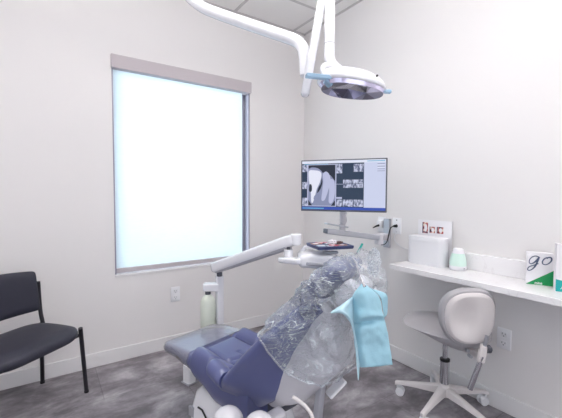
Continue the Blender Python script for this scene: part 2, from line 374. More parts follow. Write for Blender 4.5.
b = MB(); b.loft([[(p[0]*k, y, p[1]*k) for p in rrect(0.072, 0.116, 0.004)] for y, k in ((0, 1), (-0.004, 1), (-0.006, 0.96))]); b.build('cover_plate', 'white', t)
for zc in (-0.042, 0.042):
    b = boxes(((-0.004, -0.0075, zc-0.004), (0.004, -0.0055, zc+0.004))); b.build('screw', 'dgrey', t, smooth=False)

t = thing('wall_plate', 'white socket plate left of the monitor bracket with a charger plugged in', 'wall outlet', (0, -0.965, 0.985), R(-90))
b = MB(); b.loft([[(p[0]*k, y, p[1]*k) for p in rrect(0.072, 0.116, 0.004)] for y, k in ((0, 1), (-0.004, 1), (-0.006, 0.96))]); b.build('cover_plate', 'white', t)
b = boxes(((-0.02, -0.04, -0.02), (0.022, -0.006, 0.03))); b.build('charger', 'white', t, bevel=0.004)

# ------------------------------------------------------------------ worktop
DZ = 0.768
wt = thing('worktop', 'long white quartz worktop fixed along the right wall', 'worktop', (0, -2.2, 0))
b = MB(); b.box((-0.285, -1.25, DZ-0.032), (-0.001, 0.940, DZ)); b.build('slab', 'quartz', wt, smooth=False, bevel=0.003)
b = MB(); b.box((-0.02, -1.25, DZ), (-0.001, 0.940, DZ+0.098)); b.build('backsplash', 'quartz', wt, smooth=False, bevel=0.003)
for yy in (-0.3,):
    b = MB(); b.box((-0.20, yy-0.01, DZ-0.045), (-0.001, yy+0.01, DZ-0.032)); b.box((-0.013, yy-0.01, DZ-0.2), (-0.001, yy+0.01, DZ-0.045)); b.build('bracket', 'trimw', wt, smooth=False)

# white lidded box
t = thing('storage_box', 'white rounded lidded box on the worktop end, in front of the photo card', 'box', (-0.088, -1.402, DZ), R(-88.5))
b = MB(); b.loft([[(p[0]*k, p[1]*k, z) for p in rrect(0.245, 0.095, 0.035, 8)] for z, k in ((0.0, 0.97), (0.006, 1), (0.150, 1.0))]); b.build('box_body', 'white', t)
b = MB(); b.loft([[(p[0]*k, p[1]*k, z) for p in rrect(0.248, 0.098, 0.036, 8)] for z, k in ((0.150, 0.98), (0.151, 1), (0.172, 1), (0.177, 0.98))]); b.build('lid', 'white', t)
# photo card in a clear stand leaning on the wall
t = thing('photo_card', 'white card with three small tooth photos, leaning on the wall behind the white box', 'card', (-0.022, -1.405, DZ), R(-90))
t.rotation_euler = (0, 0, R(-90))
b = MB(); b.box((-0.118, -0.003, 0.0), (0.118, 0.0, 0.278)); b.build('card_sheet', 'paper', t, smooth=False)
def phmat(nm, seed, cols, sc_=40):
    m = M[nm] = mat(nm, (200, 80, 80), 0.4); r, n, nt, bb = ramp_noise(m, sc_, cols, detail=1, dist=0.3); return m
phmat('gum_photo', 1, [(0.36, (60, 30, 34)), (0.46, (176, 74, 80)), (0.55, (214, 160, 150)), (0.62, (240, 226, 210))])
for x0, x1, z0, z1, kind in ((-0.085, -0.045, 0.19, 0.262, 0), (-0.033, 0.005, 0.196, 0.236, 1), (0.018, 0.062, 0.196, 0.238, 2)):
    b = MB(); b.box((x0, -0.0042, z0), (x1, -0.003, z1), 0)
    cx, cz = (x0+x1)/2+0.004, (z0+z1)/2
    n = 18
    rx, rz_ = ((x1-x0)*0.26, (z1-z0)*0.36)
    b.add([(cx+rx*math.cos(2*math.pi*k/n), -0.0046, cz+rz_*math.sin(2*math.pi*k/n)) for k in range(n)], [tuple(range(n))], 1)
    if kind == 0: b.box((x0, -0.0046, z0+0.004), (x1, -0.0043, z0+0.011), 2)
    b.box((x0, -0.0045, z0), (x0+0.006, -0.0043, z1), 2)
    b.build('tooth_photo', ['gum_photo', 'paper', 'darkp'], t, smooth=False)
# diffuser
t = thing('aroma_diffuser', 'small mint bottle-shaped diffuser beside the white box', 'diffuser', (-0.085, -1.598, DZ))
b = MB(); b.lathe([(0.036, 0), (0.044, 0.003), (0.0465, 0.012), (0.0468, 0.028)]); b.build('base', 'white', t)
b = MB(); b.lathe([(0.0466, 0.028), (0.0455, 0.05), (0.040, 0.078), (0.033, 0.100)]); b.build('water_tank', 'mint', t)
b = MB(); b.lathe([(0.033, 0.100), (0.029, 0.114), (0.027, 0.124), (0.022, 0.128), (0.010, 0.128), (0.009, 0.123)]); b.build('cap', 'white', t)
b = MB(); b.lathe([(0.004, 0), (0.004, 0.002)], mtx=Matrix.Rotation(R(90), 4, 'X')); o = b.build('button', 'grey', t); o.location = (-0.014, -0.0445, 0.016); o.rotation_euler = (0, 0, R(-18))

# gift boxes with lettering
def text_obj(name, body, size, m, parent, loc, rot, shear=0.0, ext=0.0004, off=0.0, spacing=1.0):
    c = bpy.data.curves.new(name, 'FONT'); c.body = body; c.size = size; c.extrude = ext; c.shear = shear; c.align_x = 'CENTER'; c.align_y = 'CENTER'; c.offset = off; c.space_character = spacing
    o = bpy.data.objects.new(name, c); COL.objects.link(o); dg = bpy.context.evaluated_depsgraph_get()
    me = bpy.data.meshes.new_from_object(o.evaluated_get(dg)); bpy.data.objects.remove(o)
    me.materials.clear(); me.materials.append(M[m])
    o = bpy.data.objects.new(name, me); COL.objects.link(o); o.parent = parent; o.location = loc; o.rotation_euler = rot
    return o
def carton(name, label, loc, rz, w_, d_, h_, pm, body, xoff, lowz):
    t = thing(name, label, 'carton', loc, rz)
    b = MB(); b.box((-w_/2, 0, 0), (w_/2, d_, h_)); b.box((-w_/2+0.004, d_*0.25, h_), (w_/2-0.002, d_*0.75, h_+0.0006)); b.build('carton_body', 'paper', t, smooth=False, bevel=0.0012)
    b = MB(); zl, zr = lowz
    b.add([(-w_/2, -0.0006, 0.001), (w_/2, -0.0006, 0.001), (w_/2, -0.0006, zr), (-w_/2, -0.0006, zl)], [(0, 1, 2, 3)])
    b.add([(w_/2+0.0006, 0, 0.001), (w_/2+0.0006, d_, 0.001), (w_/2+0.0006, d_, zr*1.1), (w_/2+0.0006, 0, zr)], [(0, 1, 2, 3)])
    plabel(b.build('printed_panel', pm, t, smooth=False), 'printed coloured lower corner')
    return t
t = carton('small_carton', 'white carton with script "go" and a green corner on the worktop', (-0.088, -2.010, DZ), R(-64.5), 0.108, 0.042, 0.160, 'green', '', 0, (0.002, 0.078))
b = MB()
def stroke(pts, r):
    b.tube([(x*1.06, -0.0008, 0.112 + (z-0.104)*1.12) for x, z in pts], [q*1.25 for q in r], n=6, smooth=5)
g1 = [(-0.004, 0.128), (-0.016, 0.133), (-0.030, 0.128), (-0.040, 0.115), (-0.041, 0.101), (-0.033, 0.097), (-0.020, 0.106), (-0.008, 0.122), (-0.004, 0.130), (-0.010, 0.110), (-0.018, 0.088), (-0.030, 0.072), (-0.042, 0.066), (-0.047, 0.072), (-0.040, 0.083), (-0.022, 0.092), (-0.006, 0.100)]
stroke(g1, [0.0019]*6 + [0.0028]*5 + [0.0018]*6)
o1 = [(0.030, 0.130), (0.018, 0.126), (0.009, 0.113), (0.010, 0.101), (0.021, 0.098), (0.034, 0.106), (0.042, 0.119), (0.040, 0.130), (0.031, 0.131), (0.024, 0.125)]
stroke(o1, [0.0027, 0.0025, 0.0022, 0.0019, 0.0019, 0.0022, 0.0025, 0.0027, 0.0022, 0.0018])
plabel(b.build('script_lettering', 'ink', t), 'slate script lettering reading go')
text_obj('flavour_lettering', 'mint', 0.017, 'paper', t, (-0.004, -0.001, 0.010), (R(90), 0, 0), off=0.0004)
t = carton('small_carton', 'tall white carton with a teal corner, cut by the right edge of the photo', (-0.122, -2.153, DZ), R(-62), 0.13, 0.045, 0.222, 'teal', '', 0, (0.058, 0.032))
text_obj('carton_lettering', 'ATLAS', 0.021, 'paper', t, (-0.016, -0.001, 0.020), (R(90), 0, R(0)), off=0.0004)

# ------------------------------------------------------------------ monitor, bracket and arm
t = thing('monitor_wall_arm', 'grey metal wall track with a horizontal arm carrying the monitor', 'monitor arm', (0, -1.02, 0.82))
o0 = Vector((0, -1.02, 0.82))
def loc(p): return Vector(p) - o0
b = MB(); b.box((-0.022, -0.026, 0.0), (-0.0005, 0.026, 0.212)); b.build('wall_track', 'alu', t, bevel=0.003, smooth=False)
b = MB(); b.box((-0.075, -0.030, 0.055), (-0.022, 0.03, 0.105)); b.build('mount_block', 'shell', t, bevel=0.006)
A0 = loc((-0.06, -1.02, 0.905)); A1 = loc((-0.53, -0.985, 0.967))
def bar(b, p, q, w_, h_, mi=0):
    p = Vector(p); q = Vector(q); d = (q-p).normalized(); sd = Vector((0, 0, 1)).cross(d).normalized(); up = d.cross(sd)
    vs = []
    for c in (p, q):
        for a_, e in ((-1,-1),(1,-1),(1,1),(-1,1)): vs.append(c + sd*w_/2*a_ + up*h_/2*e)
    b.add(vs, [(0,1,2,3),(7,6,5,4),(0,4,5,1),(1,5,6,2),(2,6,7,3),(3,7,4,0)], mi)
E1 = loc(at(326, 231, 2.22)); E2 = loc(at(378, 237.5, 2.36))
b = MB(); b.lathe([(0.028, -0.035), (0.03, -0.033), (0.03, 0.03), (0.028, 0.033)], c=E2 + Vector((0.01, 0, -0.01))); b.build('pivot', 'shell', t)
b = MB(); bar(b, E1, E2, 0.05, 0.034); b.build('lower_arm', 'alu', t, bevel=0.005, smooth=False)
b = MB(); bar(b, E1 + Vector((0.002, 0, 0)), E1 + (E1-E2).normalized()*0.008, 0.046, 0.028); plabel(b.build('end_cap', 'dgrey', t, bevel=0.003, smooth=False), 'dark end cap')
b = MB(); bar(b, E1 + Vector((0, 0, 0.048)), E1 + (E2-E1)*0.38 + Vector((0, 0, 0.043)), 0.05, 0.010); b.build('cable_cover', 'alu', t, bevel=0.002, smooth=False)
b = MB(); bar(b, E2 + Vector((0.02, 0, -0.012)), loc((-0.07, -1.02, 0.90)), 0.04, 0.035); b.build('rear_link', 'shell', t, bevel=0.005, smooth=False)
P0 = E1 + (E2-E1)*0.30; 
b = MB(); b.tube([P0 + Vector((0, 0, -0.005)), P0 + Vector((0, 0, 0.058))], 0.021, n=20); b.build('post', 'shell', t)
b = MB(); b.tube([P0 + Vector((0, 0, 0.058)), P0 + Vector((0.008, 0.0, 0.085)), P0 + Vector((0.0, 0.0, 0.125))], [0.018, 0.024, 0.018], n=16, smooth=4); b.build('tilt_head', 'shell', t)

ML = at(301, 186, 2.22); MR = at(387, 185, 2.03)
ctr = (ML+MR)/2; dx = (MR-ML); dx.z = 0; mw = dx.length; rz = math.atan2(dx.y, dx.x); mh = 0.322
t = thing('monitor', 'flat black-framed monitor showing dental x-rays on the wall arm', 'monitor', (ctr.x, ctr.y, ctr.z - mh/2), rz)   # faces local -y
b = MB(); b.box((-mw/2, 0, 0), (mw/2, 0.022, mh)); b.build('bezel', 'dgrey', t, bevel=0.003, smooth=False)
b = MB(); b.box((-0.12, 0.022, 0.05), (0.12, 0.045, mh-0.06)); b.build('back_housing', 'black', t, bevel=0.008, smooth=False)
b = MB(); b.box((-0.05, 0.045, 0.02), (0.05, 0.07, 0.16)); b.box((-0.02, 0.03, -0.02), (0.02, 0.065, 0.06)); b.build('mount_plate', 'shell', t, bevel=0.004, smooth=False)
SM = ['s_bg', 's_side', 's_bar', 's_blue', 's_cyan', 's_d', 's_m', 's_l', 's_w', 's_n', 's_ml']
b = MB(); m_ = 0.007; SW = mw - 2*m_; SH = mh - 2*m_ - 0.004
def sq(u0, u1, v0, v1, mi, lay):      # fractions, v from the top
    y = -0.0006 - 0.00012*lay
    X = lambda u: -mw/2 + m_ + u*SW; Z = lambda v: mh - m_ - v*SH
    b.add([(X(u0), y, Z(v1)), (X(u1), y, Z(v1)), (X(u1), y, Z(v0)), (X(u0), y, Z(v0))], [(0, 1, 2, 3)], mi)
def poly(pts, mi, lay):
    y = -0.0006 - 0.00012*lay
    b.add([(-mw/2 + m_ + u*SW, y, mh - m_ - v*SH) for u, v in pts], [tuple(range(len(pts)))], mi)
sq(0, 1, 0, 1, 0, 0); sq(0, 1, 0, 0.055, 2, 1); sq(0, 1, 0.945, 1, 3, 1); sq(0.755, 1, 0.055, 0.945, 1, 1)
sq(0.03, 0.33, 0.062, 0.075, 4, 2); sq(0.79, 0.99, 0.02, 0.036, 4, 2); sq(0.01, 0.28, 0.965, 0.985, 4, 2)
for v0, v1 in ((0.07, 0.22), (0.43, 0.575), (0.76, 0.935)): sq(0.005, 0.078, v0, v1, 9, 2)
sq(0.068, 0.43, 0.07, 0.935, 7, 2)                        # pale mat around the big x-ray
sq(0.082, 0.418, 0.085, 0.92, 6, 3)
def sm(pts, n=6):
    out = []
    N = len(pts)
    for i in range(N):
        a, bb, c, d = [Vector(pts[(i+k) % N]) for k in (-1, 0, 1, 2)]
        for k in range(n):
            q = k/n; p = 0.5*((2*bb)+(c-a)*q+(2*a-5*bb+4*c-d)*q*q+(3*bb-a-3*c+d)*q**3); out.append((p.x, p.y))
    return out
poly([(0.082, 0.085), (0.418, 0.085), (0.418, 0.42), (0.36, 0.30), (0.30, 0.24), (0.24, 0.24), (0.20, 0.16), (0.12, 0.13), (0.082, 0.16)], 5, 4)
poly(sm([(0.085, 0.26), (0.09, 0.17), (0.13, 0.13), (0.20, 0.15), (0.25, 0.22), (0.25, 0.32), (0.2, 0.3), (0.12, 0.3)]), 10, 5)
poly(sm([(0.30, 0.22), (0.34, 0.27), (0.36, 0.40), (0.33, 0.62), (0.29, 0.80), (0.25, 0.80), (0.26, 0.60), (0.27, 0.42), (0.265, 0.28)]), 7, 6)
poly(sm([(0.375, 0.37), (0.41, 0.45), (0.412, 0.70), (0.38, 0.86), (0.34, 0.84), (0.345, 0.62), (0.345, 0.44)]), 7, 6)
poly(sm([(0.25, 0.35), (0.26, 0.45), (0.235, 0.58), (0.195, 0.66), (0.21, 0.55), (0.24, 0.46)]), 5, 6)
poly(sm([(0.092, 0.20), (0.16, 0.19), (0.23, 0.22), (0.247, 0.30), (0.225, 0.45), (0.19, 0.58), (0.165, 0.74), (0.14, 0.86), (0.12, 0.84), (0.115, 0.66), (0.10, 0.50), (0.088, 0.36)]), 8, 7)
poly(sm([(0.10, 0.48), (0.125, 0.50), (0.128, 0.60), (0.11, 0.64), (0.09, 0.60)]), 5, 8)
poly(sm([(0.17, 0.70), (0.21, 0.70), (0.22, 0.78), (0.18, 0.83), (0.15, 0.78)]), 6, 8)
for px_, s_ in ((0.082, 1), (0.418, -1)):
    poly([(px_, 0.92), (px_, 0.80), (px_+s_*0.05, 0.92)][::1], 5, 8)
sq(0.432, 0.50, 0.07, 0.26, 9, 3); sq(0.635, 0.75, 0.08, 0.235, 9, 3); sq(0.43, 0.52, 0.475, 0.483, 7, 3)
for u0 in (0.512, 0.632):
    for v0 in (0.39, 0.475): sq(u0, u0+0.115, v0, v0+0.078, 9, 4)
sq(0.432, 0.50, 0.74, 0.775, 7, 3)
for u0, u1 in ((0.432, 0.50), (0.51, 0.63), (0.635, 0.75)): sq(u0, u1, 0.79, 0.93, 9, 4)
for k, (v0, c_) in enumerate(((0.08, 6), (0.105, 8), (0.13, 6), (0.155, 8), (0.18, 10), (0.22, 10))): sq(0.905, 0.99, v0, v0+0.012, c_, 3)
o = b.build('screen_image', SM, t, smooth=False)

# cables
def cable(name, label, pts, r, m, cat='cable'):
    b = MB(); b.tube(pts, r, n=8, smooth=6); o = b.build(name, m); return tag(o, label, cat)
b = MB()
cable('power_cable', 'black power cable looping from the outlet plate to the arm', [(-0.008, -1.10, 0.985), (-0.030, -1.098, 0.985), (-0.040, -1.075, 0.970), (-0.042, -1.060, 0.92), (-0.050, -1.055, 0.875), (-0.075, -1.050, 0.850), (-0.10, -1.04, 0.848)], 0.0035, 'black')
t = bpy.data.objects['power_cable']
b = MB(); b.tube([(-0.0075, -1.10, 0.985), (-0.034, -1.098, 0.985)], [0.012, 0.008], n=12); b.build('plug', 'black', t)
cable('white_cable', 'thin white cable hanging from the bracket towards the white box', [(-0.006, -1.105, 0.955), (-0.016, -1.09, 0.90), (-0.012, -1.10, 0.868), (-0.010, -1.15, 0.838), (-0.010, -1.19, 0.832), (-0.012, -1.235, 0.826)], 0.0025, 'white')
cable('charger_cable', 'short black plug and cable left of the monitor bracket', [(-0.041, -0.965, 0.98), (-0.065, -0.965, 0.976), (-0.10, -0.963, 0.965)], [0.009, 0.007, 0.003], 'black')

# ------------------------------------------------------------------ guest chair
u_ = Vector((0.63, -0.777, 0)).normalized(); ang = math.atan2(u_.y, u_.x) + R(90)    # chair faces local -y
B0 = Vector((-2.142, -0.047, 0))
ch = thing('guest_chair', 'black armless guest chair with slim steel legs against the left wall', 'chair', B0, ang)
# local frame: x to the chair's own left (towards picture right is +x), -y is forward ; the near rear leg foot is the origin
W_ = 0.66
def leg(px_, foot_y, top_y, top_z, name='leg'):
    b = MB(); b.tube([(px_, foot_y, 0.004), (px_ + (-0.10 if px_ > -0.3 else 0.10), top_y, top_z)], 0.0115, n=12); q = b.build(name, 'legb', ch)
    b = MB(); b.lathe([(0.013, 0), (0.0135, 0.012), (0.0115, 0.014)], c=(px_, foot_y, 0)); b.build('foot_cap', 'black', q)
leg(0, 0.0, -0.13, 0.44); leg(-W_, 0.0, -0.13, 0.44)
leg(0, -0.353, -0.425, 0.445); leg(-W_, -0.353, -0.425, 0.445)
b = MB()
secs = []
NZ = 9
def seatpt(a, v, top):
    pass
OUT = []
n = 48
for k in range(n):
    a = 2*math.pi*k/n; ca, sa = math.cos(a), math.sin(a)
    e = 0.38
    x = 0.246*math.copysign(abs(ca)**e, ca); y = 0.19*math.copysign(abs(sa)**(e+0.12), sa)
    OUT.append((x, y))
cs = (-W_/2 - 0.008, -0.272)
for z, k in ((0.408, 0.5), (0.405, 0.85), (0.410, 0.95), (0.424, 0.995), (0.436, 1.0), (0.447, 0.985), (0.455, 0.93), (0.458, 0.8), (0.456, 0.5), (0.455, 0.2)):
    secs.append([(cs[0]+x*k, cs[1]+y*k, z - 0.020*max(0, (-(y*k)-0.12)/0.1)*1.0 - 0.006*max(0, y*k)/0.2) for x, y in OUT])
b.loft(secs); b.build('seat', 'blackv', ch)
b = MB()
nx, nzz = 17, 9
def bk(i, j, d):
    s_ = -1 + 2*i/(nx-1); q = -1 + 2*j/(nzz-1)
    x = -W_/2 - 0.012 + s_*0.218; z = 0.648 + q*0.124
    z += -0.012*(s_*s_)*(1 if q > 0 else -0.6)
    y = -0.10 + 0.055*(s_*s_)*-1 + (z-0.56)*0.14
    edge = (max(abs(s_), abs(q)*0.98))
    th = 0.022 if edge < 0.9 else 0.010
    return (x, y + d*th, z)
vs = [bk(i, j, -1) for j in range(nzz) for i in range(nx)] + [bk(i, j, 1) for j in range(nzz) for i in range(nx)]
fs = []; Nn = nx*nzz
for j in range(nzz-1):
    for i in range(nx-1):
        a = j*nx+i; fs.append((a, a+1, a+nx+1, a+nx)); fs.append((Nn+a, Nn+a+nx, Nn+a+nx+1, Nn+a+1))
rim = [j for j in range(nx)] + [(j+1)*nx-1 for j in range(1, nzz)] + [(nzz-1)*nx+i for i in range(nx-2, -1, -1)] + [j*nx for j in range(nzz-2, 0, -1)]
for k in range(len(rim)):
    a, c = rim[k], rim[(k+1) % len(rim)]; fs.append((a, Nn+a, Nn+c, c))
b.add(vs, fs); b.build('backrest', 'blackv', ch, sub=2)
for x in (-0.088, -W_+0.088):
    b = MB(); b.tube([(x, -0.13, 0.43), (x+(-0.004 if x > -0.2 else 0.004), -0.115, 0.52), (x+(-0.014 if x > -0.2 else 0.014), -0.118, 0.69)], 0.011, n=12, smooth=4); b.build('backrest_upright', 'legb', ch)
b = MB(); b.tube([(-0.10, -0.13, 0.405), (0.10-W_, -0.13, 0.405)], 0.010); b.tube([(-0.10, -0.41, 0.400), (0.10-W_, -0.41, 0.400)], 0.010); b.tube([(-0.10, -0.12, 0.405), (-0.10, -0.41, 0.400)], 0.010); b.tube([(0.10-W_, -0.12, 0.405), (0.10-W_, -0.41, 0.400)], 0.010); b.build('seat_frame', 'legb', ch)

# ------------------------------------------------------------------ operator stool
hub = Vector((-0.245, -1.625, 0))
st = thing('operator_stool', 'grey wheeled operator stool with rounded back, beside the worktop', 'stool', hub)
def caster_parts(a):
    p = Vector((math.cos(a), math.sin(a), 0)); q = Vector((-p.y, p.x, 0)); r = 0.255
    b = MB(); secs = []
    for k, (d, hw, z0, z1) in enumerate(((0.0, 0.026, 0.085, 0.135), (0.06, 0.021, 0.082, 0.122), (0.15, 0.0165, 0.078, 0.104), (0.235, 0.013, 0.070, 0.088), (0.262, 0.013, 0.062, 0.083), (0.270, 0.010, 0.060, 0.078))):
        c = p*d; secs.append([c - q*hw + Vector((0,0,z0)), c + q*hw + Vector((0,0,z0)), c + q*hw*0.9 + Vector((0,0,z1-0.004)), c + q*hw*0.6 + Vector((0,0,z1)), c - q*hw*0.6 + Vector((0,0,z1)), c - q*hw*0.9 + Vector((0,0,z1-0.004))])
    b.loft(secs); l = b.build('base_arm', 'beige', st, ang=50)
    b = MB(); b.tube([p*0.255 + Vector((0,0,0.066)), p*0.255 + Vector((0,0,0.045))], 0.007); 
    cc = p*(0.240); cz = 0.026
    ax = q
    for s_ in (-1, 1):
        b.tube([cc + ax*s_*0.006 + Vector((0,0,cz)), cc + ax*s_*0.020 + Vector((0,0,cz))], 0.0245, n=20)
    b.tube([cc - ax*0.006 + Vector((0,0,cz+0.006)), cc + ax*0.006 + Vector((0,0,cz+0.006))], 0.018, n=12)
    plabel(b.build('caster', 'white', l), 'white twin-wheel caster')
for k in range(5): caster_parts(R(116 + 72*k))
b = MB(); b.lathe([(0.030, 0.070), (0.034, 0.075), (0.034, 0.13), (0.028, 0.142)]); b.build('hub', 'beige', st)
b = MB(); b.lathe([(0.0245, 0.13), (0.0245, 0.275), (0.022, 0.277)]); b.build('gas_column', 'chrome', st)
b = MB(); b.lathe([(0.0265, 0.272), (0.0265, 0.284), (0.016, 0.286)]); b.build('column_collar', 'black', st)
b = MB(); b.lathe([(0.0135, 0.28), (0.0135, 0.40)]); b.build('piston', 'chrome', st)
# the seat: a rounded triangle with thin front lip ; stool faces direction F
F = Vector((-0.45, 0.89, 0)).normalized(); Sd = Vector((F.y, -F.x, 0))      # Sd: to the right of the sitter
b = MB(); n = 48; outl = []
for k in range(n):
    a = 2*math.pi*k/n; ca, sa = math.cos(a), math.sin(a)
    y = 0.225*math.copysign(abs(sa)**0.85, sa); x = 0.215*math.copysign(abs(ca)**0.8, ca)*(1.0 + 0.12*sa)
    outl.append((x, y))
secs = []
for z, k in ((0.384, 0.25), (0.384, 0.50), (0.392, 0.70), (0.414, 0.88), (0.440, 0.99), (0.456, 1.0), (0.470, 0.95), (0.478, 0.82), (0.477, 0.55), (0.474, 0.25)):
    secs.append([Sd*x*k + F*(y*k + 0.0) + Vector((0, 0, z + (0.012*max(0, -y*k)/0.2) + 0.010*(x*k/0.2)**2 + (0.07*(0.478-z)/0.09 + 0.010)*max(0, (Sd*x*k + F*y*k).dot(Vector((-0.82, 0.56, 0))))/0.2)) for x, y in outl])
b.loft(secs); b.build('seat', 'greyv', st)
b = MB(); bar(b, -F*0.02 + Vector((0,0,0.375)), -F*0.205 + Sd*0.03 + Vector((0,0,0.362)), 0.07, 0.024); b.build('seat_plate', 'beige', st, bevel=0.006)
# back: oval pad
BC = at(471, 318, 1.70) - hub
nb = (CAM - (BC+hub)); nb.z = 0; nb.normalize()
nb = (nb + CR*0.48); nb.z = -0.06; nb.normalize()     # outward normal of the rear shell
bx = Vector((0, 0, 1)).cross(nb).normalized(); bz = nb.cross(bx).normalized()
def oval(k, d, wx=0.128, wz=0.136, pw=0.82):
    o_ = []
    for j in range(40):
        a = 2*math.pi*j/40; ca, sa = math.cos(a), math.sin(a)
        x = wx*k*math.copysign(abs(ca)**pw, ca); z = wz*k*math.copysign(abs(sa)**pw, sa)
        # upper left fuller, lower right cut
        x *= 1.0 + 0.05*(z/wz)
        o_.append(BC + bx*x + bz*(z) + nb*(d - 0.9*x*x*1.6))
    return o_
b = MB(); b.loft([oval(0.3, -0.062), oval(0.7, -0.060), oval(0.92, -0.052), oval(1.05, -0.032), oval(1.07, -0.012), oval(1.02, 0.004), oval(0.92, 0.006)]); b.build('back_cushion', 'greyv', st)
def o2(k, d):
    pts = oval(k, d, 0.128, 0.136); return pts
b = MB(); b.loft([oval(0.955, 0.002), oval(0.955, 0.010), oval(0.93, 0.018), oval(0.85, 0.022)], cap=False)
# dished rear surface
G = 15; vs = []; 
secs = [oval(0.85, 0.022)]
for k in (0.78, 0.70, 0.6, 0.45, 0.3, 0.15, 0.02):
    sec = oval(k, 0.0); s2 = []
    for j, p in enumerate(sec):
        q = p - BC; x = q.dot(bx); z = q.dot(bz)
        d = 0.023 - 0.020*math.exp(-(((x+0.035)/0.050)**2 + ((z-0.005)/0.075)**2)**1.6)
        s2.append(p + nb*d)
    secs.append(s2)
b.loft(secs, cap=False); b.add(secs[-1], [tuple(range(40))]); b.build('back_shell', 'beige', st, ang=60)
kn = at(484, 349, 1.66) - hub
b = MB(); b.tube([at(487, 336, 1.655) - hub, at(483, 352, 1.67) - hub], 0.0085, n=14); b.build('back_stem', 'alu', st)
b = MB(); b.tube([at(482.5, 356, 1.67) - hub, at(470, 389, 1.70) - hub], 0.0125, n=16); b.build('adjusting_rod', 'chrome', st)
b = MB(); bar(b, at(484.5, 345, 1.67) - hub, at(480, 362, 1.68) - hub, 0.034, 0.034); b.build('back_bracket', 'beige', st, bevel=0.007)
b = MB(); b.tube([kn + bx*0.012, kn + bx*0.028], 0.019, n=14); b.tube([kn + bx*0.028, kn + bx*0.034], 0.012, n=14); b.build('knob', 'dgrey', st)
b = MB()
bar(b, at(461, 347, 1.83) - hub, at(484, 357, 1.69) - hub, 0.028, 0.030); b.build('tilt_arm', 'beige', st, bevel=0.005)
for q in ((467, 350), (470, 356)):
    b = MB(); c = at(q[0], q[1], 1.73) - hub; b.tube([c + CF*0.012, c - CF*0.012], 0.008, n=12); b.build('bolt', 'alu', st)

# ------------------------------------------------------------------ dental chair
DO = Vector((-1.45, -0.86, 0)); DR = math.atan2(-0.954, 0.3)
dc = thing('dental_chair', 'navy vinyl dental chair with light grey back shell, half reclined', 'dental chair', DO, DR)
Dv = Vector((0.2998, -0.954, 0)); Vv = Vector((0.954, 0.2998, 0))
def cl(p):
    """room point to chair-local"""
    q = Vector(p) - DO; return Vector((q.dot(Dv), q.dot(Vv), q.z))
def bl(s, d, v): return Vector((0.5 + 0.661*s + 0.75*d, v, 0.43 + 0.75*s - 0.661*d))
HW = [(-0.035, 0.11), (-0.01, 0.165), (0.03, 0.178), (0.08, 0.184), (0.2, 0.188), (0.3, 0.192), (0.42, 0.202), (0.58, 0.212), (0.68, 0.19)]
ZT = [(-0.035, 0.444), (0.1, 0.458), (0.25, 0.462), (0.4, 0.448), (0.55, 0.437), (0.82, 0.43)]
TH = [(0.0, 0.045), (0.1, 0.052), (0.2, 0.072), (0.27, 0.12), (0.42, 0.155), (0.68, 0.15)]
def seat_h(u, v):
    """height over the base profile: bolsters raised, seams sunk"""
    hw = interp(HW, u); r = abs(v)/hw; h = 0.0
    if u > 0.20:
        e = min(1, (u-0.20)/0.05)
        h += e*0.030*math.exp(-((r-0.78)/0.20)**2)
        h -= e*0.022*math.exp(-((r-0.50)/0.045)**2)
        for su in (0.36, 0.47):
            h -= 0.017*math.exp(-((u-su-0.06*(1-r))/0.008)**2)*(1 if r < 0.95 else 0)
        h -= 0.020*math.exp(-((u-0.225+0.0*r)/0.010)**2)
        h -= e*0.010*math.exp(-(v/0.006)**2)*(1 if u > 0.36 else 0)
    return h
def seat_mesh(u0, u1, nu, name, m, parent, grow=0.0, bottom=True, parent_s=None):
    b = MB(); secs = []
    nv = 40
    for i in range(nu+1):
        u = u0 + (u1-u0)*i/nu; hw = interp(HW, u) + grow; zt = interp(ZT, u) + grow; th = interp(TH, u) + 2*grow
        e = 0.03
        if u < 0.005: e_ = min(1, (0.005-u)/0.045); zt -= 0.020*e_*e_; th -= 0.024*e_*e_
        sec = []
        for j in range(nv+1):
            r = -1 + 2*j/nv; v = hw*r
            k = max(0, (abs(r)-0.86)/0.14); drop = th*0.40*(1-math.sqrt(max(0, 1-k*k)))
            sec.append((u, v, zt + (seat_h(u, v) if not grow else 0) - drop))
        z0 = zt - th
        sec += [(u, hw*1.0, zt-th*0.6), (u, hw*0.97, z0+0.2*th), (u, hw*0.88, z0), (u, -hw*0.88, z0), (u, -hw*0.97, z0+0.2*th), (u, -hw*1.0, zt-th*0.6)]
        secs.append(sec)
    b.loft(secs); return b.build(name, m, parent, ang=70)
lr = seat_mesh(-0.035, 0.62, 100, 'seat_cushion', 'navy', dc)
tc_ = seat_mesh(-0.04, 0.215, 30, 'toe_cover', 'toefilm', dc, grow=0.005); plabel(tc_, 'clear plastic cover over the toe end')
b = boxes(((0.02, -0.11, 0.36), (0.72, 0.13, 0.405))); b.build('seat_pan', 'dgrey', dc, bevel=0.015)
b = MB(); b.box((0.12, -0.185, 0.412), (0.20, -0.176, 0.434)); b.build('toe_latch', 'black', dc, bevel=0.003)
# armrest pad
b = MB()
secs = []
pa, pb = cl(at(211, 364, 1.47)), cl(at(226, 380, 1.39))
n = 18; d = (pb-pa)
for k in range(15):
    t_ = k/14; rr = 0.040*math.sqrt(max(0.0, 1-(1-min(1, t_/0.32))**2)) if t_ < 0.32 else 0.040
    if t_ > 0.9: rr *= 0.85
    rr = max(rr, 0.004); c = pa + d*t_
    sd = Vector((-d.y, d.x, 0)).normalized(); up = Vector((0, 0, 1))
    secs.append([c + sd*math.cos(2*math.pi*j/n)*rr*1.0 + up*math.sin(2*math.pi*j/n)*rr*0.95 for j in range(n)])
b.loft(secs); b.build('armrest', 'navy', dc)

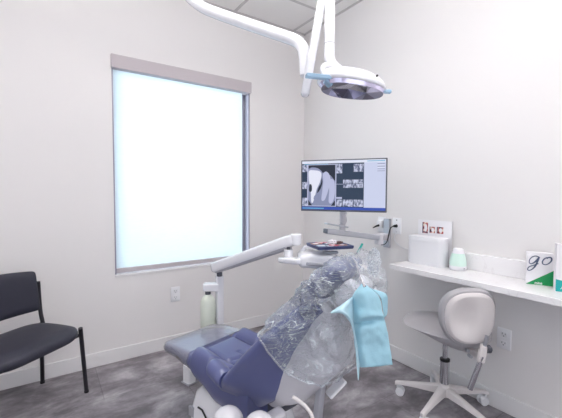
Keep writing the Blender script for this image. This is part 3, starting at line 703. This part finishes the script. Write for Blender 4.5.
# backrest upholstery, cross-sections across (v, d) along s
def back_w(s): return interp([(-0.03, 0.20), (0.02, 0.262), (0.10, 0.285), (0.22, 0.285), (0.36, 0.268), (0.42, 0.215), (0.50, 0.155), (0.53, 0.135)], s)
def back_d(s): return interp([(-0.03, 0.11), (0.03, 0.155), (0.12, 0.168), (0.29, 0.125), (0.45, 0.075), (0.53, 0.06)], s)
def inner_w(s): return interp([(-0.03, 0.14), (0.12, 0.155), (0.4, 0.13), (0.53, 0.10)], s)
b = MB(); secs = []
for i in range(35):
    s_ = -0.03 + 0.56*i/34; W0 = back_w(s_); D1 = back_d(s_); I0 = inner_w(s_)
    k0 = min(1, (i+1)/3.0); k1 = min(1, (35-i)/3.0); kk = min(k0, k1)**0.5
    half = []
    # from front centre outward to the wing lip and back inward
    pr = [(0.0, 0.03), (0.35, 0.028), (0.50, 0.022), (0.56, 0.030), (0.62, 0.014), (0.85, 0.0), (0.96, -0.004), (1.0, 0.008), (0.985, 0.022)]
    for r_, d_ in pr: half.append((W0*r_*1.0, d_))
    for q in (0.2, 0.42, 0.64, 0.85, 1.0):
        v_ = W0*0.985*(1-q) + I0*q; d_ = 0.022 + (D1-0.022)*(q**1.1); half.append((v_, d_))
    half.append((I0*0.9, D1+0.008))
    full = half + [(-v_, d_) for v_, d_ in half[::-1]]
    full = full[1:-1]
    full = [(v_, 0.06 + (d_-0.06)*kk) for v_, d_ in full]
    secs.append([bl(s_, d_, v_) for v_, d_ in full])
b.loft(secs); b.build('backrest_cushion', 'navy', dc, ang=75)
# shell behind
def sh_w(s): return interp([(0.0, 0.08), (0.05, 0.115), (0.16, 0.152), (0.33, 0.15), (0.45, 0.12), (0.56, 0.085)], s)
def sh_d(s): return interp([(0.0, 0.19), (0.08, 0.215), (0.2, 0.25), (0.38, 0.25), (0.47, 0.205), (0.56, 0.12)], s)
b = MB(); secs = []
for i in range(31):
    s_ = 0.0 + 0.56*i/30; W0 = sh_w(s_); D0 = sh_d(s_); F0 = back_d(s_) - 0.015
    pts = []
    n = 28
    for j in range(n+1):
        a = -math.pi/2 + math.pi*j/n; sa, ca = math.sin(a), math.cos(a)
        pts.append((W0*math.copysign(abs(sa)**0.55, sa), F0 + (D0-F0)*(abs(ca)**0.6)))
    secs.append([bl(s_, d_, v_) for v_, d_ in pts])
b.loft(secs); b.build('back_shell', 'shell', dc, ang=70)
# headrest with its bracket
b = MB(); secs = []
for s_, k in ((0.535, 0.5), (0.54, 0.85), (0.56, 1.0), (0.60, 1.05), (0.65, 1.03), (0.68, 0.95), (0.70, 0.75), (0.707, 0.4)):
    n = 28; sec = []
    for j in range(n):
        a = 2*math.pi*j/n; ca, sa = math.cos(a), math.sin(a)
        v_ = 0.125*k*math.copysign(abs(ca)**0.6, ca); d_ = 0.0 + 0.030*math.copysign(abs(sa)**0.7, sa)*(0.4+0.6*k) - 1.6*v_*v_*0.9
        sec.append(bl(s_, d_, v_))
    secs.append(sec)
b.loft(secs); hr = b.build('headrest', 'navy', dc)
for v0 in (-0.055, 0.03):
    b = MB(); secs = []
    for s_, k in ((0.585, 0.5), (0.592, 0.85), (0.61, 1), (0.66, 1.0), (0.685, 0.85), (0.693, 0.5)):
        secs.append([bl(s_, 0.088 + 0.052*k*math.sin(2*math.pi*j/20), v0 + 0.036*k*math.cos(2*math.pi*j/20)) for j in range(20)])
    b.loft(secs); plabel(b.build('headrest_pivot', 'whiteg', dc), 'white rounded pivot housing')
for k in range(4):
    b = MB(); s0 = 0.50 + 0.028*k
    secs = [[bl(s0 + p[1], dd, p[0]-0.015) for p in rrect(0.10-0.006*k, 0.022, 0.009)] for dd in (0.04, 0.098+0.006*k)]
    b.loft(secs); b.build('headrest_slat', 'white', dc, ang=50)

# base and link arms
b = MB(); secs = []
for z, k in ((0.0, 1.0), (0.02, 1.0), (0.18, 0.93), (0.26, 0.84), (0.285, 0.72), (0.292, 0.4)):
    secs.append([(0.42 + p[0]*k, -0.03 + p[1]*k, z) for p in rrect(0.52, 0.30, 0.07, 6)])
b.loft(secs); bs = b.build('lift_housing', 'whiteg', dc, ang=60)
b = boxes(((0.20, -0.172, 0.15), (0.235, -0.160, 0.195))); b.build('control_panel', 'grey', bs, smooth=False)
b = MB(); b.tube([(0.27, -0.171, 0.215), (0.30, -0.172, 0.215), (0.40, -0.174, 0.12)], 0.004, n=6); b.build('cover_slot', 'black', bs)
b = MB(); b.box((0.18, -0.17, 0.0), (0.86, 0.17, 0.035)); b.build('base_plate', 'white', dc, bevel=0.012)
for (q, r_, tt) in (((228, 422), 0.056, 1.24), ((259, 427), 0.050, 1.14)):
    b = MB(); c = cl(at(q[0], q[1], tt)); prof = [(r_*math.cos(R(a)), r_*math.sin(R(a))*0.95) for a in (0, 15, 30, 45, 60, 72, 82, 88)]
    b.lathe([(r_, -0.05)] + prof, c=c); plabel(b.build('hinge_cover', 'shell', dc), 'round light grey hinge cover')
b = MB(); bar(b, cl(at(255, 430, 1.28)), cl(at(284, 411, 1.34)), 0.06, 0.035); b.build('hinge_arm', 'shell', dc, bevel=0.012)
b = MB(); bar(b, cl(at(321, 385, 1.34)), cl(at(314, 450, 1.32)), 0.03, 0.03); b.build('support_link', 'grey', dc, bevel=0.006)
b = MB(); bar(b, cl(at(328, 396, 1.34)), cl(at(344, 379, 1.36)), 0.05, 0.012); b.build('release_lever', 'whiteg', dc, bevel=0.006)
b = MB(); bar(b, (0.60, 0.0, 0.28), (0.74, 0.0, 0.40), 0.16, 0.08); b.build('seat_lift_arm', 'dgrey', dc, bevel=0.01)

# clear plastic sleeve over head end of the chair: its own thing
pl_ = thing('plastic_sleeve', 'crinkled clear plastic sleeve pulled over the head end of the dental chair', 'plastic cover', DO, DR)
b = MB(); secs = []
n = 72; NI = 60
def closed(pts, n):
    out = []; N = len(pts)
    for j in range(n):
        x = j/n*N; i = int(x); t_ = x-i; a, bb, c, d = [Vector(pts[(i+k) % N]) for k in (-1, 0, 1, 2)]
        out.append(0.5*((2*bb)+(c-a)*t_+(2*a-5*bb+4*c-d)*t_*t_+(3*bb-a-3*c+d)*t_**3))
    return out
for i in range(NI+1):
    f_ = i/NI; sm_ = 0.34 + (0.74-0.34)*f_
    W0 = interp([(0.34, 0.272), (0.38, 0.262), (0.43, 0.215), (0.50, 0.165), (0.56, 0.150), (0.70, 0.145), (0.74, 0.13)], sm_)
    In = interp([(0.34, 0.165), (0.45, 0.14), (0.56, 0.13), (0.74, 0.12)], sm_)
    Dm = interp([(0.34, 0.13), (0.45, 0.09), (0.56, 0.08), (0.74, 0.07)], sm_)
    Db = interp([(0.34, 0.262), (0.40, 0.255), (0.48, 0.212), (0.56, 0.15), (0.66, 0.145), (0.74, 0.10)], sm_)
    Df = interp([(0.34, -0.010), (0.42, -0.040), (0.52, -0.048), (0.62, -0.040), (0.74, -0.030)], sm_)
    pts = [(W0*0.5, Df), (W0, Df*0.6-0.006), (W0*1.02, 0.02), (In+0.012, Dm+0.01), (In, Db*0.80), (In*0.72, Db), (0, Db+0.004)]
    pts = [(0, Df)] + pts + [(-v_, d_) for v_, d_ in pts[:-1][::-1]]
    sec = []
    kk = 1.0 if f_ < 0.94 else math.sqrt(max(0.03, 1-((f_-0.94)/0.06)**2))
    for j, q_ in enumerate(closed(pts, n)):
        v_, d_ = q_; d_ = 0.05 + (d_-0.05)*kk; v_ *= kk
        side = max(0, min(1, d_/0.14)); s0 = 0.385 - 0.10*side + (0.09*max(0, (d_-0.14)/0.12) + 0.25*max(0, v_)*side)
        s_ = s0 + (0.74-s0)*f_
        p = bl(s_, d_, v_); nrm = bl(0, d_-0.06, v_) - bl(0, 0, 0); nrm.normalize()
        def rid(x): return 1-abs(noise.noise(x))*2.6
        qa = Vector((s_*7 + v_*5, v_*16 - s_*6, d_*16 + s_*9)); qb = Vector((s_*30 + d_*8, v_*12 + d_*20, 3.0 + s_*5)); qc = Vector((s_*48, v_*50, d_*50))
        am = 0.004 + 0.014*min(1, f_*2.2)
        p = p + nrm*(am*(rid(qa)-0.3) + am*0.8*(rid(qb)-0.3) + am*0.35*rid(qc))
        sec.append(p)
    secs.append(sec)
b.loft(secs, cap=False); b.add(secs[-1], [tuple(range(n))]); b.build('sleeve', 'clear', pl_, ang=50)
# gathered hem roll on the sleeve
b = MB(); b.tube([p for p in secs[0]] + [secs[0][0]], 0.004, n=6); b.build('sleeve_hem', 'clear', pl_)
# loose tail of plastic on top
def crumple(name, c, r, m, parent, seed, sq=(1, 1, 1)):
    bm = bmesh.new(); bmesh.ops.create_icosphere(bm, subdivisions=4, radius=1.0)
    for v in bm.verts:
        p = v.co.copy(); q = p*1.7 + Vector((seed, 0, 0))
        k = 0.62 + 0.55*(1-abs(noise.noise(q))*2.2)*0.8 + 0.28*(1-abs(noise.noise(q*2.6))*2)
        v.co = Vector(c) + Vector((p.x*sq[0], p.y*sq[1], p.z*sq[2]))*r*k
    me = bpy.data.meshes.new(name); bm.to_mesh(me); bm.free(); me.materials.append(M[m])
    o = bpy.data.objects.new(name, me); COL.objects.link(o)
    if parent: o.parent = parent
    return o
crumple('gathered_fold', cl(at(323, 287, 1.22)), 0.026, 'clear', pl_, 3.1, (1, 1, 1.1))
crumple('gathered_fold', cl(at(308, 312, 1.25)), 0.024, 'clear', pl_, 8.1, (1.2, 1, 0.9))
crumple('gathered_fold', cl(at(374, 262, 1.16)), 0.032, 'clear', pl_, 5.7, (0.6, 0.8, 1.3))

# ------------------------------------------------------------------ bib, clip and chain
bb = thing('dental_bib', 'aqua paper bib clipped behind the headrest, hanging in folds', 'bib', tuple(at(363, 284, 1.06)))
bo = Vector(bb.location)
def patch(rows, nu, nv, amp=0.003, seed=0):
    b = MB(); vs = []
    R_ = [[at(*p) - bo for p in row] for row in rows]
    for i in range(nv+1):
        for j in range(nu+1):
            col = [catmull(row, j/nu) for row in R_]; p = catmull(col, i/nv)
            q = (p+bo)*22 + Vector((seed, 0, 0)); p = p + CF*amp*noise.noise(q) + CF*amp*0.7*noise.noise(q*2.4)
            vs.append(p)
    fs = [(i*(nu+1)+j, i*(nu+1)+j+1, (i+1)*(nu+1)+j+1, (i+1)*(nu+1)+j) for i in range(nv) for j in range(nu)]
    b.add(vs, fs); return b
T = 1.06
rows = [[(361.5, 284, T), (363, 284, T), (364, 284, T), (366, 285, T), (368, 286.5, T+.01)],
        [(352, 297, T+.01), (357, 292, T-.02), (364, 291, T-.035), (371, 292, T-.02), (379, 297, T+.02)],
        [(352.5, 312, T+.015), (358, 308, T-.02), (366, 306, T-.035), (374, 308, T-.02), (382, 311, T+.02)],
        [(353, 322, T+.015), (360, 319, T-.03), (368, 317, T-.035), (376, 316, T-.025), (383.5, 316, T+.01)],
        [(353.5, 326, T+.02), (361, 322.5, T-.010), (369, 321, T-.008), (376, 320, T-.0), (384.5, 320, T+.02)],
        [(354, 333, T+.015), (361, 330, T-.03), (370, 328, T-.025), (377, 327, T-.015), (386, 326, T+.015)],
        [(355, 346, T+.01), (362, 345, T-.02), (371, 343, T-.015), (380, 342, T-.005), (389, 341, T+.01)],
        [(358.5, 367, T+.01), (366, 367.5, T-.02), (375, 366.5, T-.01), (384, 366, T), (392.5, 364.5, T+.01)]]
patch(rows, 34, 60, 0.0055, 1).build('bib_sheet', 'bib', bb, solid=0.0012, ang=180)
rows = [[(352, 297, T), (352.3, 297.3, T), (352.6, 297.6, T)],
        [(342, 304.5, T-.03), (348, 304, T-.035), (353, 306, T)],
        [(330.5, 312.8, T-.05), (343, 310, T-.06), (353.2, 317, T-.005)],
        [(341, 313, T-.05), (350, 318, T-.05), (354, 328, T-.005)],
        [(350, 322, T-.04), (353.5, 330, T-.03), (356, 340, T-.01)],
        [(354, 336, T-.03), (356, 346, T-.02), (358, 352, T-.01)],
        [(356, 356, T-.02), (358, 362, T-.02), (359.5, 366, T-.01)],
        [(357.8, 380, T-.015), (358.2, 380, T-.015), (358.6, 380, T-.015)]]
plabel(patch(rows, 16, 44, 0.0015, 4).build('folded_flap', 'bibl', bb, solid=0.001, ang=180), 'paler folded flap on the left')
rows = [[(370, 288, T+.015), (372, 289, T+.02), (374, 290, T+.03)], [(380, 297, T+.02), (384, 294, T+.035), (386, 294, T+.05)], [(383, 310, T+.025), (386, 306, T+.045), (387.5, 304, T+.06)], [(384, 318, T+.03), (386, 316, T+.05), (387, 314, T+.06)]]
patch(rows, 8, 16, 0.002, 7).build('rear_fold', 'bib', bb, solid=0.001, ang=180)
b = MB(); b.tube([at(360.5, 276, T-.01) - bo, at(364.5, 287, T-.03) - bo], 0.0035, n=10); b.tube([at(359.3, 278, T) - bo, at(365.5, 286, T-.035) - bo], 0.0022, n=8); plabel(b.build('clip', 'chrome', bb, ang=50), 'metal bib clip')
b = MB(); pts = [at(*p) - bo for p in ((353, 258.5, 1.12), (356, 262, 1.08), (357.5, 268, 1.055), (359.5, 274, 1.05), (361, 278, 1.05))]
b.tube(pts, 0.0022, n=8, smooth=6); plabel(b.build('neck_chain', 'grey', bb), 'thin bib chain')

# ------------------------------------------------------------------ delivery unit
du_o = Vector((-1.20, -0.74, 0))
du = thing('delivery_unit', 'white delivery arm on a post beyond the toe end of the dental chair', 'dental unit', du_o)
def dl(p): return Vector(p) - du_o
PT = at(219.5, 276, 2.10)
b = MB(); p1 = dl(PT); p1z = Vector((p1.x, p1.y, 0.06)); secs = [[(p1.x + q[0], p1.y + q[1], z) for q in rrect(0.041, 0.041, 0.008, 3)] for z in (0.05, p1.z)]
b.loft(secs); b.build('post', 'whiteg', du, ang=60)
b = MB(); b.lathe([(0.075, 0.0), (0.075, 0.035), (0.06, 0.05), (0.03, 0.055)], c=(p1.x, p1.y, 0)); b.build('post_base', 'white', du)
a0 = dl(at(216, 267, 2.10)); a1 = dl(at(291, 240.5, 1.60))
b = MB(); secs = []
dd = (a1-a0).normalized(); sdv = dd.cross(Vector((0,0,1))).normalized(); upv = sdv.cross(dd)
def arm_sec(c, hw_, hh_): return [c + sdv*q[0] + upv*q[1] for q in rrect(hw_*2, hh_*2, min(hw_, hh_)*0.55, 4)]
L_ = (a1-a0).length
for f_, k in ((-0.035, 0.55), (-0.025, 0.85), (0.0, 1.0), (0.02, 1.0), (1.0, 0.92), (1.03, 0.75), (1.045, 0.45)):
    g_ = 1.08 - 0.08*max(0, min(1, f_)); secs.append(arm_sec(a0 + (a1-a0)*f_, 0.028*k*g_, 0.029*k*g_))
b.loft(secs); b.build('support_arm', 'whiteg', du, ang=50)
b = MB(); secs = [arm_sec(a0 + (a1-a0)*f_ - upv*0.027, 0.022, 0.010) for f_ in (0.02, 0.96)]; b.loft(secs); plabel(b.build('arm_underside', 'grey', du), 'grey underside cover')
b = MB(); c = dl(at(296, 238.5, 1.585)); b.tube([c + Vector((0, 0, 0.022)), c + Vector((0, 0, -0.03))], [0.026, 0.024], n=18); b.build('arm_knuckle', 'whiteg', du, bevel=0.006)
b = MB(); b.tube([dl(PT) + Vector((0, 0, -0.005)), dl(PT) + Vector((0, 0, 0.03))], 0.017, n=16); b.build('post_joint', 'dgrey', du)
c = dl(at(288.5, 246, 1.60))
b = MB(); b.tube([c + Vector((0,0,0.01)), c + Vector((0,0,-0.02))], 0.009, n=12); b.build('joint_pin', 'dgrey', du)
b = MB(); b.tube([c + Vector((0,0,-0.016)), c + Vector((0,0,-0.055))], 0.021, n=18); b.build('joint_collar', 'whiteg', du, bevel=0.003)
b = MB(); bar(b, dl(at(282, 259.5, 1.62)), dl(at(301, 261.5, 1.50)), 0.05, 0.026); b.build('head_arm', 'whiteg', du, bevel=0.008)
# instrument head
HL = dl(at(299, 264, 1.50)); hx = (CR*1.0); hx.z = 0; hx.normalize(); hy = Vector((-hx.y, hx.x, 0))
b = MB(); secs = []
for x, z1, z0, k in ((0.0, -0.006, -0.03, 0.8), (0.012, 0.004, -0.036, 1.0), (0.05, 0.010, -0.036, 1.0), (0.13, 0.006, -0.044, 1.0), (0.175, -0.010, -0.055, 1.0), (0.20, -0.03, -0.068, 1), (0.27, -0.035, -0.07, 1), (0.285, -0.04, -0.066, 0.8)):
    hw_ = 0.085*k
    q0 = HL + hx*x + Vector((0, 0, 0.014))
    secs.append([q0 + hy*(0.075 + p[0]) + Vector((0, 0, (z0+z1)/2 + 0.012 + p[1]*1.35)) for p in rrect(hw_*2, (z1-z0), min(0.014, (z1-z0)*0.45), 4)])
b.loft(secs); b.build('instrument_head', 'whiteg', du, ang=55)
b = MB(); bar(b, HL + hx*0.03 - hy*0.012 + Vector((0,0,0.004)), HL + hx*0.125 - hy*0.012 + Vector((0,0,-0.004)), 0.010, 0.014); b.build('handle_recess', 'grey', du, bevel=0.003)
pts = [dl(at(303, 262, 1.60)), dl(at(302.5, 252, 1.60)), dl(at(305, 247.5, 1.60)), dl(at(312, 246.5, 1.58)), dl(at(328, 248.5, 1.55))]
b = MB(); b.tube(pts, 0.009, n=12, smooth=5); b.build('tray_support', 'whiteg', du)
b = MB(); b.box((-0.03, -0.02, -0.008), (0.03, 0.02, 0.0)); o = b.build('tray_clamp', 'alu', du, bevel=0.002); o.location = dl(at(331, 251.3, 1.52)); o.rotation_euler = (0, 0, math.atan2(hx.y, hx.x))
b = MB(); bar(b, dl(at(309, 284, 1.40)), dl(at(331, 268.5, 1.42)), 0.034, 0.012); plabel(b.build('handle_grip', 'film', du, bevel=0.004), 'grip wrapped in pale blue film')
# water bottle under its holder
hp = dl(at(208, 285.5, 2.09))
b = MB(); q0 = dl(at(203.5, 287, 2.10)); q1 = dl(at(220, 287, 2.10)); bar(b, q0, q1, 0.05, 0.048); b.build('bottle_holder', 'whiteg', du, bevel=0.008)
bc = dl(at(208, 300, 2.10)); 
b = MB(); z = lambda py: dl(at(208, py, 2.10)).z
b.lathe([(0.0428, z(338)), (0.0460, z(336)), (0.0465, z(305)), (0.0439, z(301)), (0.0364, z(297.5)), (0.022, z(295)), (0.013, z(294)), (0.013, z(291))], c=(bc.x, bc.y, 0)); plabel(b.build('water_bottle', 'bottle', du), 'milky white water bottle')
b = MB(); b.lathe([(0.017, z(294)), (0.017, z(291))], c=(bc.x, bc.y, 0)); b.build('bottle_collar', 'dgrey', du)

# tray and what lies on it
TC = at(329.5, 246.2, 1.55); ta = math.atan2(CR.y, CR.x)
TS = 0.90
tr_ = thing('instrument_tray', 'shallow navy tray on the delivery unit, covered with printed cards', 'tray', tuple(TC), ta + R(17))
b = MB()
outer = rrect(0.190, 0.165, 0.012, 3); inner = rrect(0.178, 0.153, 0.008, 3)
b.loft([[(x*0.97, y*0.97, -0.004) for x, y in outer], [(x, y, 0.002) for x, y in outer], [(x, y, 0.010) for x, y in outer], [(x, y, 0.010) for x, y in inner], [(x*0.98, y*0.98, 0.0075) for x, y in inner]]); b.build('tray_body', 'traynavy', tr_, ang=40)
tr_.scale = (TS, TS, TS)
TR = Matrix.Translation(TC) @ Matrix.Rotation(ta + R(17), 4, 'Z') @ Matrix.Scale(TS, 4)
cards = [(-0.055, 0.035, 0.05, 0.036, 8, 'tan', 'tan card at the left rear of the tray'), (-0.05, -0.030, 0.055, 0.035, -5, 'cyanp', 'pale blue card at the left front of the tray'),
         (0.005, 0.03, 0.045, 0.04, 3, 'darkp', 'dark card at the rear middle of the tray'), (0.008, -0.028, 0.04, 0.035, 12, 'pink', 'pink card at the front middle of the tray'), (0.055, -0.035, 0.04, 0.03, -8, 'tan', 'small tan card at the right front corner of the tray'),
         (-0.018, 0.058, 0.06, 0.025, 4, 'pink', 'narrow pink card along the rear rim of the tray'), (-0.015, -0.062, 0.06, 0.022, -3, 'darkp', 'narrow dark card along the front rim of the tray')]
for x, y, w_, h_, a, m, lb in cards:
    b = MB(); b.box((-w_/2, -h_/2, 0), (w_/2, h_/2, 0.002), 0); b.box((-w_/2+0.006, -h_/2+0.006, 0.002), (w_*0.12, h_/2-0.008, 0.0024), 1); b.box((w_*0.18, -h_/2+0.007, 0.002), (w_/2-0.005, 0.0, 0.0024), 2)
    o = b.build('printed_card', [m, 'paper', 'brown' if m != 'darkp' else 'pink'], None, smooth=False); o.matrix_world = TR @ Matrix.Translation((x, y, 0.0085)) @ Matrix.Rotation(R(a), 4, 'Z'); tag(o, lb, 'card', 'printed cards on the tray')
o = crumple('crumpled_tissue', (0, 0, 0), 0.015, 'paper', None, 1.3, (1.4, 1, 0.8)); o.location = TR @ Vector((0.020, 0.010, 0.018)); tag(o, 'small crumpled white tissue on the navy tray', 'tissue')
o = crumple('cotton_roll_pack', (0, 0, 0), 0.014, 'brown', None, 6.3, (1.5, 1, 0.4)); o.location = TR @ Vector((0.062, 0.022, 0.013)); tag(o, 'small brownish packet on the right end of the navy tray', 'packet')
# stick tool
b = MB(); b.tube([at(353, 258, 1.45), at(357.5, 253.5, 1.45)], [0.006, 0.007], n=10, mi=1); b.tube([at(357.5, 253.5, 1.45), at(362.5, 243.5, 1.45)], [0.006, 0.0045], n=10, mi=0)
tag(b.build('plastic_syringe_tip', ['tealp', 'purple'], None), 'teal and purple stick standing up behind the headrest', 'dental tool')
tb_ = bpy.data.objects['plastic_syringe_tip']

# loose hose end
b = MB(); b.tube([at(292.5, 397, 1.02), at(299, 401, 1.02), at(307, 408, 1.02), at(313, 420, 1.01), at(316, 450, 1.0), at(314, 520, 1.0)], [0.0055]*6, n=12, smooth=6); ho = b.build('suction_hose', 'beige'); tag(ho, 'thin white hose with a cut end, rising in front of the grey back shell', 'hose')

# floor box under the toe end
t = thing('floor_box', 'small white utility box on the floor under the toe end', 'utility box', (-1.36, -0.56, 0), DR)
b = MB(); b.loft([[(p[0]*k, p[1]*k, z) for p in rrect(0.07, 0.06, 0.015)] for z, k in ((0, 1), (0.10, 1), (0.115, 0.93))]); b.build('box_cover', 'white', t)
b = MB(); b.box((-0.04, -0.035, 0), (0.04, 0.035, 0.006)); b.build('box_flange', 'grey', t, smooth=False)

# ------------------------------------------------------------------ operating light
lo = at(170, -30, 1.98); lo.z = H
ol = thing('operating_light', 'white dental operating light on a jointed arm hanging from the ceiling', 'dental light', tuple(lo))
def ll(p): return Vector(p) - lo
b = MB(); b.tube([ll((lo.x, lo.y, H)), ll(at(166, -44, 1.98)), ll(at(172, -28, 1.975)), ll(at(185, -8, 1.96)), ll(at(199, 5, 1.94)), ll(at(216, 13, 1.91)), ll(at(250, 25, 1.84)), ll(at(283, 36, 1.76)), ll(at(296, 41, 1.73)), ll(at(302, 47, 1.71)), ll(at(304.5, 57, 1.70)), ll(at(304.5, 76, 1.69))], [0.03]*10 + [0.029, 0.022], n=20, smooth=5); b.build('ceiling_arm', 'whiteg', ol)
b = MB(); b.lathe([(0.09, 0.0), (0.09, -0.02), (0.05, -0.06), (0.032, -0.065)]); b.build('ceiling_canopy', 'whiteg', ol)
q0 = ll(at(305, 94, 1.63)); q1 = ll(at(326, -22, 1.63))
dv = (q1-q0).normalized(); s1 = dv.cross(CF).normalized(); s2 = s1.cross(dv)
b = MB(); secs = [[c + s1*p[0]*k + s2*p[1]*k for p in rrect(0.040, 0.055, 0.014, 4)] for c, k in ((q0 - dv*0.012, 0.6), (q0, 1), (q1, 1), (q1 + dv*0.012, 0.6))]; b.loft(secs); b.build('spring_arm', 'whiteg', ol, ang=50)
b = MB(); b.tube([ll(at(326, -20, 1.63)), ll(at(329.5, -24, 1.62)), ll(at(330, -16, 1.60))], [0.022]*3, n=16, smooth=4); b.build('upper_knuckle', 'whiteg', ol)
b = MB(); b.tube([ll(at(330, -18, 1.60)), ll(at(329.5, 44, 1.60)), ll(at(329.5, 57, 1.60))], [0.024, 0.0245, 0.0245], n=20); b.build('down_pole', 'whiteg', ol)
b = MB(); b.tube([ll(at(329.5, 44.4, 1.60)), ll(at(329.5, 43.9, 1.60))], 0.0252, n=20); b.build('pole_seam', 'grey', ol)
b = MB(); b.tube([ll(at(329.5, 44, 1.60)), ll(at(329.5, 58, 1.60)), ll(at(333, 66, 1.59)), ll(at(342, 73, 1.58)), ll(at(348, 77, 1.58))], [0.0245, 0.025, 0.026, 0.024, 0.02], n=18, smooth=5); b.build('elbow', 'whiteg', ol)
b = MB(); b.tube([ll(at(334, 65, 1.57)), ll(at(325, 65.5, 1.56)), ll(at(322.5, 70, 1.55)), ll(at(325, 76, 1.55)), ll(at(333, 81, 1.55))], [0.011, 0.012, 0.012, 0.012, 0.012], n=14, smooth=6); b.build('yoke', 'whiteg', ol)
# head
HC = at(351, 84.5, 1.60)
hx_ = (CR*1.0 - CU*0.13).normalized(); hz_ = (CU*0.955 + CF*0.02 + CR*0.06); hz_ = (hz_ - hx_*hz_.dot(hx_)).normalized(); hy_ = hz_.cross(hx_)
def hl(x, y, z): return ll(HC) + hx_*x + hy_*y + hz_*z
def hout(k, z, ax=0.158, ay=0.105):
    o_ = []
    for j in range(44):
        a = 2*math.pi*j/44; ca, sa = math.cos(a), math.sin(a)
        x = ax*k*math.copysign(abs(ca)**0.85, ca); y = ay*k*math.copysign(abs(sa)**0.9, sa)*(1 - 0.12*(x/ax))
        o_.append(hl(x - 0.02*z/0.08, y, z))
    return o_
b = MB(); b.loft([hout(0.93, -0.016), hout(1.0, -0.008), hout(1.0, 0.002), hout(0.965, 0.016), hout(0.87, 0.033), hout(0.70, 0.047), hout(0.48, 0.056), hout(0.2, 0.060)]); b.build('light_head', 'whiteg', ol, ang=60)
b = MB(); o_ = hout(0.945, -0.016); i_ = hout(0.90, -0.034)
b.loft([o_, i_], cap=False); b.build('lens_rim', 'lensl', ol)
b = MB(); cen = [hl(-0.01, 0.0, -0.022), hl(-0.085, 0.0, -0.030), hl(0.075, 0.0, -0.030)]
ring = hout(0.90, -0.034, ); N_ = 44
vs = list(ring) + cen; fs = []; b0 = len(vs)
for j in range(44):
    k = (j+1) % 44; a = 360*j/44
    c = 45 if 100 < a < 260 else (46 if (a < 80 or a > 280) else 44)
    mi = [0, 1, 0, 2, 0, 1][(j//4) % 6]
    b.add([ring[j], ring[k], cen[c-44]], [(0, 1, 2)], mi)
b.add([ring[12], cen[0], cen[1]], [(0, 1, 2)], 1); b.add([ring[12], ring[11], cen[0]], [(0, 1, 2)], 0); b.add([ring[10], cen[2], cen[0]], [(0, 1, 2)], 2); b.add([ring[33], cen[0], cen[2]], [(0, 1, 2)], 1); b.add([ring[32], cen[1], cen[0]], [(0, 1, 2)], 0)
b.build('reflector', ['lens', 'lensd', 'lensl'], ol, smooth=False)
b = MB(); b.tube([hl(0.095, -0.080, 0.020), hl(0.095, -0.088, 0.018)], 0.005, n=10); b.build('pivot_cap', 'black', ol)
b = MB(); bar(b, ll(at(306, 75.5, 1.50)), ll(at(331, 78, 1.53)), 0.03, 0.018); bar(b, ll(at(325, 80, 1.54)), ll(at(331, 86, 1.55)), 0.035, 0.018); plabel(b.build('light_handle', 'film', ol, bevel=0.004), 'left handle wrapped in blue film')
b = MB(); bar(b, hl(0.155, 0, -0.012), hl(0.188, 0, -0.010), 0.024, 0.016); plabel(b.build('light_handle', 'film', ol, bevel=0.004), 'right handle wrapped in blue film')
